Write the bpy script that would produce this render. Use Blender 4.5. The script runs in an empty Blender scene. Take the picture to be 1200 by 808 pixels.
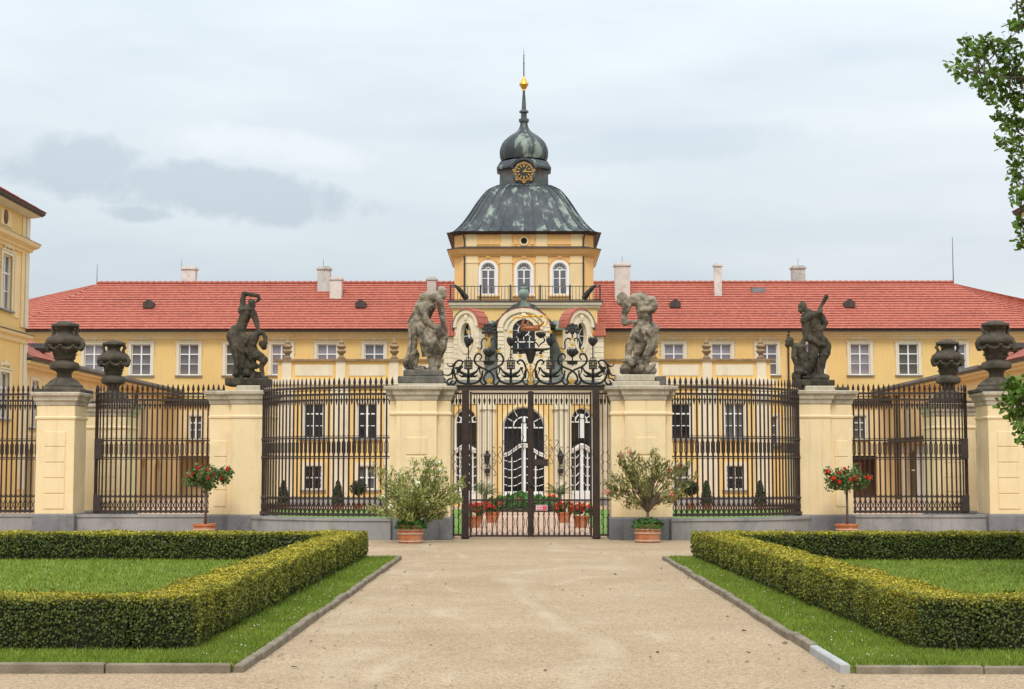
import bpy, bmesh, math, random
import numpy as np
from mathutils import Vector, Matrix
random.seed(7)
RNG = np.random.default_rng(11)
S = bpy.context.scene
COL = S.collection
PI = math.pi

# ------------------------------------------------------------------ camera, world, sun, exposure
F_PX = 1850.0
PITCH = math.atan(149 / F_PX)
YAW = math.atan(15 / F_PX)
EYE = Vector((-.15, 0, 1.7))
cam = bpy.data.cameras.new('camera')
cam.sensor_width = 36
cam.lens = 36 * F_PX / 1200
cam.clip_end = 3000
cam_ob = bpy.data.objects.new('camera', cam)
cam_ob.location = EYE
cam_ob.rotation_euler = (PI / 2 + PITCH, 0, YAW)
COL.objects.link(cam_ob)
S.camera = cam_ob
ROT = cam_ob.rotation_euler.to_matrix()
def at(x, y, Y):
    d = ROT @ Vector(((x - 600) / F_PX, (404 - y) / F_PX, -1))
    p = EYE + d * (Y / d.y)
    return p.x, p.z

SUN_EL, SUN_AZ = math.radians(50), math.radians(186)      # azimuth clockwise from +Y
w = bpy.data.worlds.new('World')
S.world = w
w.use_nodes = True
nt = w.node_tree
nt.nodes.clear()
def N(nt, t, **kw):
    n = nt.nodes.new(t)
    for k, v in kw.items():
        setattr(n, k, v)
    return n
def L(nt, a, b): nt.links.new(a, b)
def math_n(nt, op, a, b=None, c=None, clamp=False):
    n = N(nt, 'ShaderNodeMath', operation=op)
    n.use_clamp = clamp
    for i, v in enumerate((a, b, c)):
        if v is None: continue
        if isinstance(v, (int, float)): n.inputs[i].default_value = v
        else: L(nt, v, n.inputs[i])
    return n.outputs[0]
def ramp(nt, fac, stops):
    r = N(nt, 'ShaderNodeValToRGB')
    e = r.color_ramp.elements
    while len(e) < len(stops): e.new(.5)
    for q, (p, c) in zip(e, stops):
        q.position = p
        q.color = (*c, 1) if len(c) == 3 else c
    L(nt, fac, r.inputs[0])
    return r.outputs[0]
def mixc(nt, fac, a, b, blend='MIX'):
    m = N(nt, 'ShaderNodeMix', data_type='RGBA', blend_type=blend)
    for i, v in ((0, fac), (6, a), (7, b)):
        if isinstance(v, (int, float)): m.inputs[i].default_value = v
        elif isinstance(v, tuple): m.inputs[i].default_value = (*v, 1)
        else: L(nt, v, m.inputs[i])
    return m.outputs[2]
def world_nodes():
    sky = N(nt, 'ShaderNodeTexSky', sky_type='NISHITA', sun_disc=False)
    sky.sun_elevation = SUN_EL
    sky.sun_rotation = SUN_AZ
    tc = N(nt, 'ShaderNodeTexCoord')
    sep = N(nt, 'ShaderNodeSeparateXYZ')
    L(nt, tc.outputs['Generated'], sep.inputs[0])
    x, y, z = sep.outputs
    # broad cloud deck, seen in a flattened projection
    mp = N(nt, 'ShaderNodeMapping')
    mp.inputs['Scale'].default_value = (1.5, 1.5, 7)
    mp.inputs['Location'].default_value = (3.1, 0.4, .2)
    L(nt, tc.outputs['Generated'], mp.inputs[0])
    n1 = N(nt, 'ShaderNodeTexNoise'); n1.inputs['Scale'].default_value = 1.9; n1.inputs['Detail'].default_value = 7; n1.inputs['Roughness'].default_value = .5
    L(nt, mp.outputs[0], n1.inputs['Vector'])
    deck = ramp(nt, n1.outputs[0], [(.32, (4.15, 4.65, 5.05)), (.5, (4.75, 5.2, 5.5)), (.70, (5.6, 5.85, 5.95))])
    # one low grey cloud bank to the left of the axis, with a brighter rift above it
    az = math_n(nt, 'ARCTAN2', x, y)
    el = math_n(nt, 'ARCSINE', z)
    n2 = N(nt, 'ShaderNodeTexNoise'); n2.inputs['Scale'].default_value = 34; n2.inputs['Detail'].default_value = 6; n2.inputs['Roughness'].default_value = .58
    L(nt, tc.outputs['Generated'], n2.inputs['Vector'])
    n3 = N(nt, 'ShaderNodeTexNoise'); n3.inputs['Scale'].default_value = 9; n3.inputs['Detail'].default_value = 3
    L(nt, tc.outputs['Generated'], n3.inputs['Vector'])
    nz = math_n(nt, 'ADD', math_n(nt, 'MULTIPLY', math_n(nt, 'SUBTRACT', n2.outputs[0], .5), 2.3), math_n(nt, 'MULTIPLY', math_n(nt, 'SUBTRACT', n3.outputs[0], .5), .9))
    def blob(a0, e0, sa, se, slope=0.0):
        da = math_n(nt, 'SUBTRACT', az, a0)
        de = math_n(nt, 'ADD', math_n(nt, 'SUBTRACT', el, e0), math_n(nt, 'MULTIPLY', da, slope))
        qa = math_n(nt, 'POWER', math_n(nt, 'ABSOLUTE', math_n(nt, 'DIVIDE', da, sa)), 2.6)
        qe = math_n(nt, 'POWER', math_n(nt, 'ABSOLUTE', math_n(nt, 'DIVIDE', de, se)), 2.0)
        return math_n(nt, 'SUBTRACT', 1, math_n(nt, 'ADD', qa, qe))
    b1 = math_n(nt, 'MAXIMUM', blob(-.212, .174, .112, .019, .06), blob(-.275, .186, .04, .024))
    b2 = blob(-.245, .159, .032, .007)
    bank = math_n(nt, 'MAXIMUM', b1, math_n(nt, 'SUBTRACT', b2, .15))
    bank = math_n(nt, 'ADD', bank, nz)
    fb = math_n(nt, 'MULTIPLY', ramp(nt, bank, [(-.15, (0, 0, 0)), (.55, (1, 1, 1))]), .85)
    rift = ramp(nt, math_n(nt, 'ADD', blob(-.165, .203, .075, .012, .1), nz), [(.0, (0, 0, 0)), (.9, (1, 1, 1))])
    c = mixc(nt, math_n(nt, 'MULTIPLY', rift, .35), deck, (6.1, 6.3, 6.3))
    b3 = ramp(nt, math_n(nt, 'ADD', blob(.09, .205, .11, .012, -.05), nz), [(.0, (0, 0, 0)), (.9, (1, 1, 1))])
    c = mixc(nt, math_n(nt, 'MULTIPLY', b3, .35), c, (3.7, 4.3, 4.75))
    c = mixc(nt, fb, c, (3.5, 4.1, 4.5))
    # an overcast sky grows brighter towards the zenith
    gz = math_n(nt, 'ADD', .86, math_n(nt, 'MULTIPLY', math_n(nt, 'MAXIMUM', z, 0), 1.7))
    vm = N(nt, 'ShaderNodeVectorMath', operation='SCALE'); L(nt, c, vm.inputs[0]); L(nt, gz, vm.inputs['Scale']); c = vm.outputs[0]
    c = mixc(nt, .97, sky.outputs[0], c)
    bg = N(nt, 'ShaderNodeBackground')
    bg.inputs[1].default_value = .1
    L(nt, c, bg.inputs[0])
    out = N(nt, 'ShaderNodeOutputWorld')
    L(nt, bg.outputs[0], out.inputs[0])
world_nodes()
sun = bpy.data.lights.new('sun', 'SUN')
sun.energy = 1.35
sun.angle = math.radians(18)
sun.color = (1, .96, .9)
sun_ob = bpy.data.objects.new('sun', sun)
sd = Vector((math.sin(SUN_AZ) * math.cos(SUN_EL), math.cos(SUN_AZ) * math.cos(SUN_EL), math.sin(SUN_EL)))
sun_ob.rotation_euler = sd.to_track_quat('Z', 'Y').to_euler()
COL.objects.link(sun_ob)
S.view_settings.view_transform = 'Standard'
S.view_settings.look = 'None'
S.view_settings.exposure = 0.5
S.view_settings.gamma = 1

# ------------------------------------------------------------------ materials
M = {}
def mat(name, col, rough=.8, col2=None, scale=3.0, bump=0.0, bscale=40.0, metal=0.0, spec=.4, island=0.0, stretch=None, stain=None, sscale=.7, lo=.35, hi=.65, detail=6, trans=0.0, streak=None):
    m = bpy.data.materials.new(name)
    m.use_nodes = True
    t = m.node_tree
    b = t.nodes['Principled BSDF']
    b.inputs['Roughness'].default_value = rough
    b.inputs['Metallic'].default_value = metal
    b.inputs['Specular IOR Level'].default_value = spec
    c = (*col, 1)
    tc = N(t, 'ShaderNodeTexCoord')
    vec = tc.outputs['Object']
    if stretch:
        mp = N(t, 'ShaderNodeMapping'); mp.inputs['Scale'].default_value = stretch
        L(t, vec, mp.inputs[0]); vec = mp.outputs[0]
    cur = None
    if col2:
        n = N(t, 'ShaderNodeTexNoise'); n.inputs['Scale'].default_value = scale; n.inputs['Detail'].default_value = detail
        n.inputs['Roughness'].default_value = .6
        L(t, vec, n.inputs['Vector'])
        cur = ramp(t, n.outputs[0], [(lo, col), (hi, col2)])
    if stain:
        n = N(t, 'ShaderNodeTexNoise'); n.inputs['Scale'].default_value = sscale; n.inputs['Detail'].default_value = 8; n.inputs['Roughness'].default_value = .7
        L(t, vec, n.inputs['Vector'])
        f = ramp(t, n.outputs[0], [(.5, (0, 0, 0)), (.72, (1, 1, 1))])
        cur = mixc(t, f, cur if cur is not None else tuple(col), tuple(stain))
    if streak:
        mp = N(t, 'ShaderNodeMapping'); mp.inputs['Scale'].default_value = (5, 5, .22)
        L(t, tc.outputs['Object'], mp.inputs[0])
        n = N(t, 'ShaderNodeTexNoise'); n.inputs['Scale'].default_value = 1.6; n.inputs['Detail'].default_value = 6; n.inputs['Roughness'].default_value = .65
        L(t, mp.outputs[0], n.inputs['Vector'])
        f = ramp(t, n.outputs[0], [(.52, (0, 0, 0)), (.78, (1, 1, 1))])
        cur = mixc(t, math_n(t, 'MULTIPLY', f, .6), cur, tuple(streak))
    if island:
        g = N(t, 'ShaderNodeNewGeometry')
        v = math_n(t, 'ADD', math_n(t, 'MULTIPLY', g.outputs['Random Per Island'], 2 * island), 1 - island)
        h = N(t, 'ShaderNodeHueSaturation')
        L(t, v, h.inputs['Value'])
        L(t, math_n(t, 'ADD', .5, math_n(t, 'MULTIPLY', math_n(t, 'SUBTRACT', g.outputs['Random Per Island'], .5), island * .07)), h.inputs['Hue'])
        if cur is not None: L(t, cur, h.inputs['Color'])
        else: h.inputs['Color'].default_value = c
        cur = h.outputs[0]
    if cur is not None: L(t, cur, b.inputs['Base Color'])
    else: b.inputs['Base Color'].default_value = c
    if bump:
        n = N(t, 'ShaderNodeTexNoise'); n.inputs['Scale'].default_value = bscale; n.inputs['Detail'].default_value = 5
        L(t, tc.outputs['Object'], n.inputs['Vector'])
        bp = N(t, 'ShaderNodeBump'); bp.inputs['Strength'].default_value = bump; bp.inputs['Distance'].default_value = .02
        L(t, n.outputs[0], bp.inputs['Height']); L(t, bp.outputs[0], b.inputs['Normal'])
    if trans:
        tr = N(t, 'ShaderNodeBsdfTranslucent')
        if cur is not None: L(t, cur, tr.inputs[0])
        else: tr.inputs[0].default_value = c
        mx = N(t, 'ShaderNodeMixShader'); mx.inputs[0].default_value = trans
        L(t, b.outputs[0], mx.inputs[1]); L(t, tr.outputs[0], mx.inputs[2])
        L(t, mx.outputs[0], t.nodes['Material Output'].inputs[0])
    M[name] = m
    return m
mat('wall_yellow', (.76, .50, .185), .9, (.80, .55, .22), .5, .08, 18, stain=(.72, .48, .20), sscale=.35, streak=(.56, .40, .2))
mat('wall_pale', (.79, .59, .31), .9, (.82, .63, .36), .5, .08, 18, stain=(.72, .53, .28), sscale=.35, streak=(.55, .42, .26))
mat('wall_cream', (.70, .61, .45), .9, (.75, .66, .50), .8, .06, 20, stain=(.6, .51, .38), sscale=.6, streak=(.5, .43, .33))
mat('tower_yellow', (.79, .455, .165), .9, (.82, .50, .20), .6, .06, 18, streak=(.60, .36, .16))
mat('pillar_yellow', (.79, .61, .345), .9, (.83, .66, .40), 1.2, .12, 22, stain=(.68, .53, .32), sscale=.9, streak=(.50, .42, .28))
mat('pillar_trim', (.79, .61, .36), .9, (.82, .65, .41), 1.6, .1, 22)
mat('cap_stone', (.44, .38, .28), .9, (.56, .49, .38), 3, .4, 30, stain=(.22, .19, .15), sscale=1.6, streak=(.17, .15, .12))
mat('plinth_stone', (.17, .165, .17), .85, (.235, .225, .225), 1.6, .3, 25, stain=(.10, .10, .105), sscale=1.2, streak=(.09, .085, .085))
mat('low_wall', (.27, .26, .25), .9, (.36, .34, .32), 1.1, .3, 25, stain=(.19, .185, .18), sscale=.9, streak=(.16, .15, .14))
mat('statue_dark', (.024, .020, .014), .95, (.085, .068, .045), 4, .6, 26, stain=(.105, .095, .07), sscale=3.0)
mat('base_stone', (.10, .09, .075), .95, (.2, .18, .15), 3, .5, 26, stain=(.045, .042, .035), sscale=2)
mat('statue_pale', (.075, .06, .042), .95, (.33, .275, .205), 2.9, .6, 26, stain=(.03, .026, .02), sscale=1.5, lo=.42, hi=.56)
mat('vase_stone', (.045, .036, .026), .95, (.11, .088, .062), 4, .6, 26, stain=(.035, .035, .025), sscale=3)
mat('finial_stone', (.23, .15, .085), .95, (.34, .23, .13), 5, .4, 26, stain=(.12, .085, .05), sscale=3)
mat('iron', (.022, .016, .013), .55, (.045, .026, .018), 6, .1, 60, spec=.5)
mat('iron_rust', (.022, .013, .010), .6, (.046, .024, .017), 5, .1, 60, spec=.4)
mat('iron_black', (.012, .012, .012), .5, (.022, .02, .018), 6, spec=.5)
mat('gold', (.80, .50, .10), .32, (.68, .38, .06), 8, metal=.85)
mat('gold_paint', (.30, .155, .045), .6, (.42, .24, .08), 8, metal=.1)
mat('red_gilt', (.25, .07, .03), .5, (.42, .16, .05), 12, metal=.2)
mat('copper_trim', (.13, .17, .155), .7, (.25, .32, .27), 3, stain=(.05, .06, .058), sscale=1.4)
mat('copper_old', (.085, .09, .08), .65, (.15, .16, .135), 2.5, stain=(.19, .205, .175), sscale=1.3)
mat('copper_dark', (.055, .06, .06), .6, (.10, .12, .115), 2)
mat('gutter', (.045, .032, .028), .6, (.07, .05, .04), 3)
mat('lead', (.15, .155, .16), .6, (.24, .245, .25), 2)
mat('white_paint', (.76, .76, .74), .55, (.82, .82, .80), 3)
mat('render_white', (.66, .62, .56), .9, (.74, .70, .64), 2, stain=(.5, .46, .42), sscale=1.5)
mat('chimney_plaster', (.60, .54, .49), .9, (.70, .645, .595), 1.6, stain=(.4, .34, .29), sscale=1.4)
mat('chimney_grey', (.46, .44, .40), .9, (.58, .55, .51), 1.6, stain=(.3, .27, .24), sscale=1.4)
mat('terracotta', (.46, .135, .05), .85, (.58, .21, .09), 4, .2, 40, stain=(.55, .33, .22), sscale=3)
mat('terracotta_band', (.50, .33, .24), .85, (.58, .40, .3), 6)
mat('bark', (.10, .08, .06), .95, (.17, .14, .11), 9, .6, 30)
mat('twig', (.12, .085, .055), .9, (.2, .15, .1), 10, .3, 30)
mat('soil', (.05, .035, .025), 1, (.08, .06, .04), 10)
mat('kerb_stone', (.17, .13, .09), .95, (.27, .22, .16), 3, .5, 40, stain=(.13, .12, .08), sscale=2)
mat('kerb_new', (.34, .34, .33), .9, (.42, .42, .41), 6, .3, 60)
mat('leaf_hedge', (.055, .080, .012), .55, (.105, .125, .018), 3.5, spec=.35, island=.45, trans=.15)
mat('leaf_top', (.36, .31, .024), .55, (.50, .40, .034), 2.2, spec=.35, island=.35, trans=.2)  # yellow of new growth, with the light on the hedge top put into the colour
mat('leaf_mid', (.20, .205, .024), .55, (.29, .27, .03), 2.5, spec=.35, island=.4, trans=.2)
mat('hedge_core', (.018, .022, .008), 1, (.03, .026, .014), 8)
mat('grass', (.16, .225, .026), .6, (.24, .30, .04), 1.2, spec=.25, island=.4, trans=.25)
mat('turf', (.11, .165, .02), 1, (.175, .23, .034), 1.5, .4, 60)
mat('turf_bright', (.10, .19, .025), 1, (.145, .24, .04), 1.5, .4, 60)
mat('clover', (.7, .7, .6), .8, island=.1)
mat('leaf_oleander', (.25, .285, .07), .55, (.36, .37, .11), 4, island=.45, trans=.25)
mat('leaf_oleander_red', (.19, .195, .05), .55, (.28, .26, .08), 4, island=.45, trans=.25)
mat('leaf_collar', (.035, .105, .012), .6, (.06, .15, .02), 5, island=.35, trans=.2)
mat('leaf_rose', (.075, .13, .03), .5, (.12, .18, .045), 5, island=.4, trans=.2)
mat('leaf_oak', (.085, .155, .016), .5, (.16, .25, .03), 2, island=.45, trans=.3)
mat('leaf_topiary', (.018, .036, .012), .7, (.03, .055, .015), 5, island=.4)
mat('leaf_canna', (.045, .13, .02), .5, (.08, .19, .035), 5, island=.35, trans=.25)
mat('leaf_palm', (.09, .14, .05), .5, (.14, .19, .07), 5, island=.3, trans=.2)
mat('flower_red', (.62, .022, .012), .6, (.72, .05, .03), 12, island=.3, trans=.15)
mat('flower_white', (.75, .72, .55), .6, island=.12)
mat('flower_pink', (.7, .16, .14), .6, island=.2)
mat('dark_void', (.012, .01, .01), .9)
mat('sign_red', (.62, .10, .14), .5)
mat('sign_white', (.8, .78, .76), .5)
mat('wood_brown', (.13, .06, .035), .7, (.2, .09, .05), 6)
mat('curtain', (.42, .38, .42), .9)
def glass(name, base, rough=.06, spec=.8, col2=None):
    mat(name, base, rough, col2 or tuple(q * 1.6 for q in base), .35, spec=spec, lo=.42, hi=.58)
glass('glass', (.10, .095, .105), .08, .7, (.19, .175, .195))
glass('glass_dark', (.012, .011, .012), .05, .5)
glass('glass_mid', (.06, .065, .06), .06, .6, (.12, .12, .11))
glass('glass_curtain', (.19, .165, .19), .12, .5, (.30, .27, .29))
glass('glass_blue', (.10, .12, .15), .05, .9, (.2, .23, .27))

def copper():
    m = mat('copper_patina', (.05, .06, .06), .5)
    t = m.node_tree; b = t.nodes['Principled BSDF']
    tc = N(t, 'ShaderNodeTexCoord'); oi = N(t, 'ShaderNodeObjectInfo')
    rnd = oi.outputs['Random']
    def noise(scale, st, k, d=8, r=.62):
        mp = N(t, 'ShaderNodeMapping'); mp.inputs['Scale'].default_value = st
        L(t, tc.outputs['Object'], mp.inputs[0])
        cmb = N(t, 'ShaderNodeCombineXYZ'); L(t, math_n(t, 'MULTIPLY', rnd, k), cmb.inputs[0]); L(t, math_n(t, 'MULTIPLY', rnd, k * .7), cmb.inputs[2])
        off = N(t, 'ShaderNodeVectorMath', operation='ADD'); L(t, mp.outputs[0], off.inputs[0]); L(t, cmb.outputs[0], off.inputs[1])
        n = N(t, 'ShaderNodeTexNoise'); n.inputs['Scale'].default_value = scale; n.inputs['Detail'].default_value = d; n.inputs['Roughness'].default_value = r
        L(t, off.outputs[0], n.inputs['Vector']); return n.outputs[0]
    v = math_n(t, 'ADD', noise(1.0, (1.1, 1.1, .42), 47), math_n(t, 'MULTIPLY', math_n(t, 'SUBTRACT', rnd, .5), .10))
    c = ramp(t, v, [(.40, (.034, .042, .048)), (.54, (.06, .07, .076)), (.565, (.085, .10, .096)), (.588, (.20, .245, .205)), (.72, (.26, .31, .25))])
    c2 = ramp(t, noise(2.2, (3, 3, .25), 0), [(.4, (.75, .75, .78)), (.62, (1.15, 1.15, 1.1))])
    c = mixc(t, .8, c, c2, 'MULTIPLY')
    L(t, c, b.inputs['Base Color'])
    b.inputs['Metallic'].default_value = .1
copper()

def roof_mat():
    m = mat('roof_tile', (.5, .1, .05), .85)
    t = m.node_tree; b = t.nodes['Principled BSDF']
    uv = N(t, 'ShaderNodeUVMap')
    br = N(t, 'ShaderNodeTexBrick')
    br.inputs['Scale'].default_value = 1
    br.inputs['Brick Width'].default_value = .2
    br.inputs['Row Height'].default_value = .19
    br.inputs['Mortar Size'].default_value = .012
    br.inputs['Color1'].default_value = (.52, .165, .112, 1)
    br.inputs['Color2'].default_value = (.43, .122, .082, 1)
    br.inputs['Mortar'].default_value = (.2, .035, .02, 1)
    L(t, uv.outputs[0], br.inputs['Vector'])
    n = N(t, 'ShaderNodeTexNoise'); n.inputs['Scale'].default_value = .45; n.inputs['Detail'].default_value = 9; n.inputs['Roughness'].default_value = .72
    mp = N(t, 'ShaderNodeMapping'); mp.inputs['Scale'].default_value = (.45, 1.6, 1)
    L(t, uv.outputs[0], mp.inputs[0]); L(t, mp.outputs[0], n.inputs['Vector'])
    f = ramp(t, n.outputs[0], [(.52, (0, 0, 0)), (.72, (1, 1, 1))])
    c = mixc(t, math_n(t, 'MULTIPLY', f, .55), br.outputs[0], (.20, .065, .045))
    n2 = N(t, 'ShaderNodeTexNoise'); n2.inputs['Scale'].default_value = 4; n2.inputs['Detail'].default_value = 6
    L(t, uv.outputs[0], n2.inputs['Vector'])
    c = mixc(t, math_n(t, 'MULTIPLY', ramp(t, n2.outputs[0], [(.5, (0, 0, 0)), (.75, (1, 1, 1))]), .5), c, (.62, .25, .17))
    L(t, c, b.inputs['Base Color'])
    bp = N(t, 'ShaderNodeBump'); bp.inputs['Strength'].default_value = .5; bp.inputs['Distance'].default_value = .02
    L(t, br.outputs[1], bp.inputs['Height']); bp.invert = True; L(t, bp.outputs[0], b.inputs['Normal'])
roof_mat()

def gravel_mat(name, a, b2, dark, tracks=True):
    m = mat(name, a, .95)
    t = m.node_tree; b = t.nodes['Principled BSDF']
    tc = N(t, 'ShaderNodeTexCoord')
    def noise(s, d=6, r=.6, vec=None):
        n = N(t, 'ShaderNodeTexNoise'); n.inputs['Scale'].default_value = s; n.inputs['Detail'].default_value = d; n.inputs['Roughness'].default_value = r
        L(t, vec or tc.outputs['Object'], n.inputs['Vector']); return n.outputs[0]
    big = ramp(t, noise(.35, 5), [(.35, a), (.65, b2)])
    v = N(t, 'ShaderNodeTexVoronoi'); v.inputs['Scale'].default_value = 55
    L(t, tc.outputs['Object'], v.inputs['Vector'])
    sepc = N(t, 'ShaderNodeSeparateColor'); L(t, v.outputs['Color'], sepc.inputs[0])
    gr = math_n(t, 'ADD', .70, math_n(t, 'MULTIPLY', sepc.outputs[0], .62))
    h = N(t, 'ShaderNodeHueSaturation'); L(t, big, h.inputs['Color']); L(t, gr, h.inputs['Value'])
    c = h.outputs[0]
    sp = ramp(t, noise(90, 3, .7), [(.58, (0, 0, 0)), (.7, (1, 1, 1))])
    c = mixc(t, math_n(t, 'MULTIPLY', sp, .45), c, dark)
    if tracks:
        # wheel tracks: thin bent bands of paler swept sand, and coarser drifts beside them
        sp_ = N(t, 'ShaderNodeSeparateXYZ'); L(t, tc.outputs['Object'], sp_.inputs[0])
        X, Y = sp_.outputs[0], sp_.outputs[1]
        mp = N(t, 'ShaderNodeMapping'); mp.inputs['Scale'].default_value = (.16, .07, 1)
        L(t, tc.outputs['Object'], mp.inputs[0])
        wv = noise(1.0, 2, .4, mp.outputs[0])
        for k, (f0, off, wd, am) in enumerate(((9.0, .0, .09, .5), (14.0, .37, .07, .45), (6.5, .71, .10, .4))):
            u = math_n(t, 'ADD', math_n(t, 'MULTIPLY', X, .33), math_n(t, 'ADD', math_n(t, 'MULTIPLY', wv, f0 * .5), off))
            fr = math_n(t, 'ABSOLUTE', math_n(t, 'SUBTRACT', math_n(t, 'FRACT', u), .5))
            band = ramp(t, fr, [(0, (1, 1, 1)), (wd, (0, 0, 0))])
            gate_ = ramp(t, noise(.5 + .2 * k, 3), [(.45, (0, 0, 0)), (.6, (1, 1, 1))])
            fac = math_n(t, 'MULTIPLY', math_n(t, 'MULTIPLY', band, gate_), am)
            c = mixc(t, fac, c, (.68, .54, .38))
        dr = ramp(t, noise(1.1, 7, .7), [(.5, (0, 0, 0)), (.7, (1, 1, 1))])
        c = mixc(t, math_n(t, 'MULTIPLY', dr, .35), c, (.37, .26, .16))
    L(t, c, b.inputs['Base Color'])
    bp = N(t, 'ShaderNodeBump'); bp.inputs['Strength'].default_value = .55; bp.inputs['Distance'].default_value = .02
    hgt = math_n(t, 'ADD', noise(30, 4), math_n(t, 'MULTIPLY', v.outputs['Distance'], 8))
    L(t, hgt, bp.inputs['Height']); L(t, bp.outputs[0], b.inputs['Normal'])
gravel_mat('gravel', (.470, .332, .200), (.545, .404, .258), (.20, .13, .075))
gravel_mat('court_gravel', (.56, .36, .24), (.62, .42, .30), (.36, .2, .13), False)
mat('pebble', (.36, .25, .15), .9, (.55, .41, .27), 7, island=.4)

# ------------------------------------------------------------------ object helpers
def tag(o, label=None, cat=None, group=None, kind=None):
    if label: o['label'] = label
    if cat: o['category'] = cat
    if group: o['group'] = group
    if kind: o['kind'] = kind
    return o
def empty(name, loc=(0, 0, 0), label=None, cat=None, group=None, rotz=0, kind=None, parent=None):
    o = bpy.data.objects.new(name, None)
    o.location = loc
    o.rotation_euler = (0, 0, rotz)
    o.empty_display_size = .2
    COL.objects.link(o)
    if parent: o.parent = parent
    return tag(o, label, cat, group, kind)
def link(name, me, parent=None, loc=(0, 0, 0), rotz=0, scale=None):
    o = bpy.data.objects.new(name, me)
    o.location = loc
    o.rotation_euler = (0, 0, rotz)
    if scale: o.scale = scale
    if parent: o.parent = parent
    COL.objects.link(o)
    return o
def copy_tree(o, parent=None):
    c = o.copy()
    COL.objects.link(c)
    if parent: c.parent = parent
    for ch in list(o.children): copy_tree(ch, c)
    return c
def offset_poly(p, d):
    n = len(p); out = []
    area = sum(p[i][0] * p[(i + 1) % n][1] - p[(i + 1) % n][0] * p[i][1] for i in range(n))
    s = 1 if area > 0 else -1
    for i in range(n):
        a, b, c = Vector(p[i - 1]), Vector(p[i]), Vector(p[(i + 1) % n])
        e1, e2 = (b - a).normalized(), (c - b).normalized()
        n1, n2 = Vector((e1.y, -e1.x)) * s, Vector((e2.y, -e2.x)) * s
        m = (n1 + n2)
        k = d / max(.3, (1 + n1.dot(n2)))
        out.append((b.x + m.x * k, b.y + m.y * k))
    return out
class MB:
    def __init__(self): self.v = []; self.f = []; self.m = []; self.uv = None; self.cur = 0
    def face(self, ix):
        self.f.append(ix); self.m.append(self.cur)
    def box(self, x0, x1, y0, y1, z0, z1):
        b = len(self.v)
        self.v += [(x0, y0, z0), (x1, y0, z0), (x1, y1, z0), (x0, y1, z0), (x0, y0, z1), (x1, y0, z1), (x1, y1, z1), (x0, y1, z1)]
        for q in ((0, 3, 2, 1), (4, 5, 6, 7), (0, 1, 5, 4), (1, 2, 6, 5), (2, 3, 7, 6), (3, 0, 4, 7)):
            self.face(tuple(b + i for i in q))
        return self
    def quad(self, *p):
        b = len(self.v); self.v += [tuple(q) for q in p]; self.face(tuple(range(b, b + len(p)))); return self
    def rings(self, rs, closed=True, cap0=True, cap1=True):
        b = len(self.v); n = len(rs[0])
        for r in rs: self.v += [tuple(p) for p in r]
        for i in range(len(rs) - 1):
            for j in range(n if closed else n - 1):
                k = (j + 1) % n
                self.face((b + i * n + j, b + i * n + k, b + (i + 1) * n + k, b + (i + 1) * n + j))
        if cap0: self.face(tuple(b + j for j in reversed(range(n))))
        if cap1: self.face(tuple(b + (len(rs) - 1) * n + j for j in range(n)))
        return self
    def plan(self, poly, prof):            # prof: list of (offset, z)
        if sum(poly[i][0] * poly[(i + 1) % len(poly)][1] - poly[(i + 1) % len(poly)][0] * poly[i][1] for i in range(len(poly))) < 0:
            poly = list(reversed(poly))
        return self.rings([[(x, y, z) for x, y in offset_poly(poly, d)] for d, z in prof])
    def prism_y(self, poly, y0, y1):       # poly in (x,z), extruded along y
        if sum(poly[i][0] * poly[(i + 1) % len(poly)][1] - poly[(i + 1) % len(poly)][0] * poly[i][1] for i in range(len(poly))) < 0:
            poly = list(reversed(poly))
        return self.rings([[(x, y1, z) for x, z in poly], [(x, y0, z) for x, z in poly]])
    def lathe(self, prof, c=(0, 0), seg=16, wob=None):
        rs = []
        for r, z in prof:
            ring = []
            for j in range(seg):
                a = 2 * PI * j / seg
                q = r * (wob(a, z) if wob else 1)
                ring.append((c[0] + q * math.cos(a), c[1] + q * math.sin(a), z))
            rs.append(ring)
        return self.rings(rs)
    def tube(self, pts, r, seg=6, flat=None):
        pts = [Vector(p) for p in pts]; n = len(pts); rs = []
        prev = None
        for i, p in enumerate(pts):
            t = (pts[min(i + 1, n - 1)] - pts[max(i - 1, 0)])
            if t.length < 1e-9: t = Vector((0, 0, 1))
            t.normalize()
            if prev is None:
                u = t.cross(Vector((0, 1, 0)))
                if u.length < .2: u = t.cross(Vector((1, 0, 0)))
            else:
                u = prev - t * prev.dot(t)
            u.normalize(); prev = u
            vv = t.cross(u)
            q = r[i] if hasattr(r, '__len__') else r
            rs.append([tuple(p + u * (q * math.cos(2 * PI * (j + .5) / seg)) + vv * (q * (flat or 1) * math.sin(2 * PI * (j + .5) / seg))) for j in range(seg)])
        return self.rings(rs)
    def ball(self, c, r, seg=8, sc=(1, 1, 1)):
        k = max(3, seg // 2)
        rs = []
        for i in range(1, k):
            a = PI * i / k
            rs.append([(c[0] + r * sc[0] * math.sin(a) * math.cos(2 * PI * j / seg), c[1] + r * sc[1] * math.sin(a) * math.sin(2 * PI * j / seg), c[2] - r * sc[2] * math.cos(a)) for j in range(seg)])
        return self.rings(rs)
    def mesh(self, name, mats, smooth=False):
        me = bpy.data.meshes.new(name)
        me.from_pydata(self.v, [], self.f)
        for mm in (mats if isinstance(mats, (list, tuple)) else [mats]):
            me.materials.append(M[mm])
        if any(self.m): me.polygons.foreach_set('material_index', self.m)
        if smooth:
            me.polygons.foreach_set('use_smooth', [True] * len(me.polygons))
            if smooth != True: me.set_sharp_from_angle(angle=math.radians(smooth))
        if self.uv:
            l = me.uv_layers.new(name='UVMap')
            l.data.foreach_set('uv', [c for q in self.uv for c in q])
        me.update()
        return me
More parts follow.
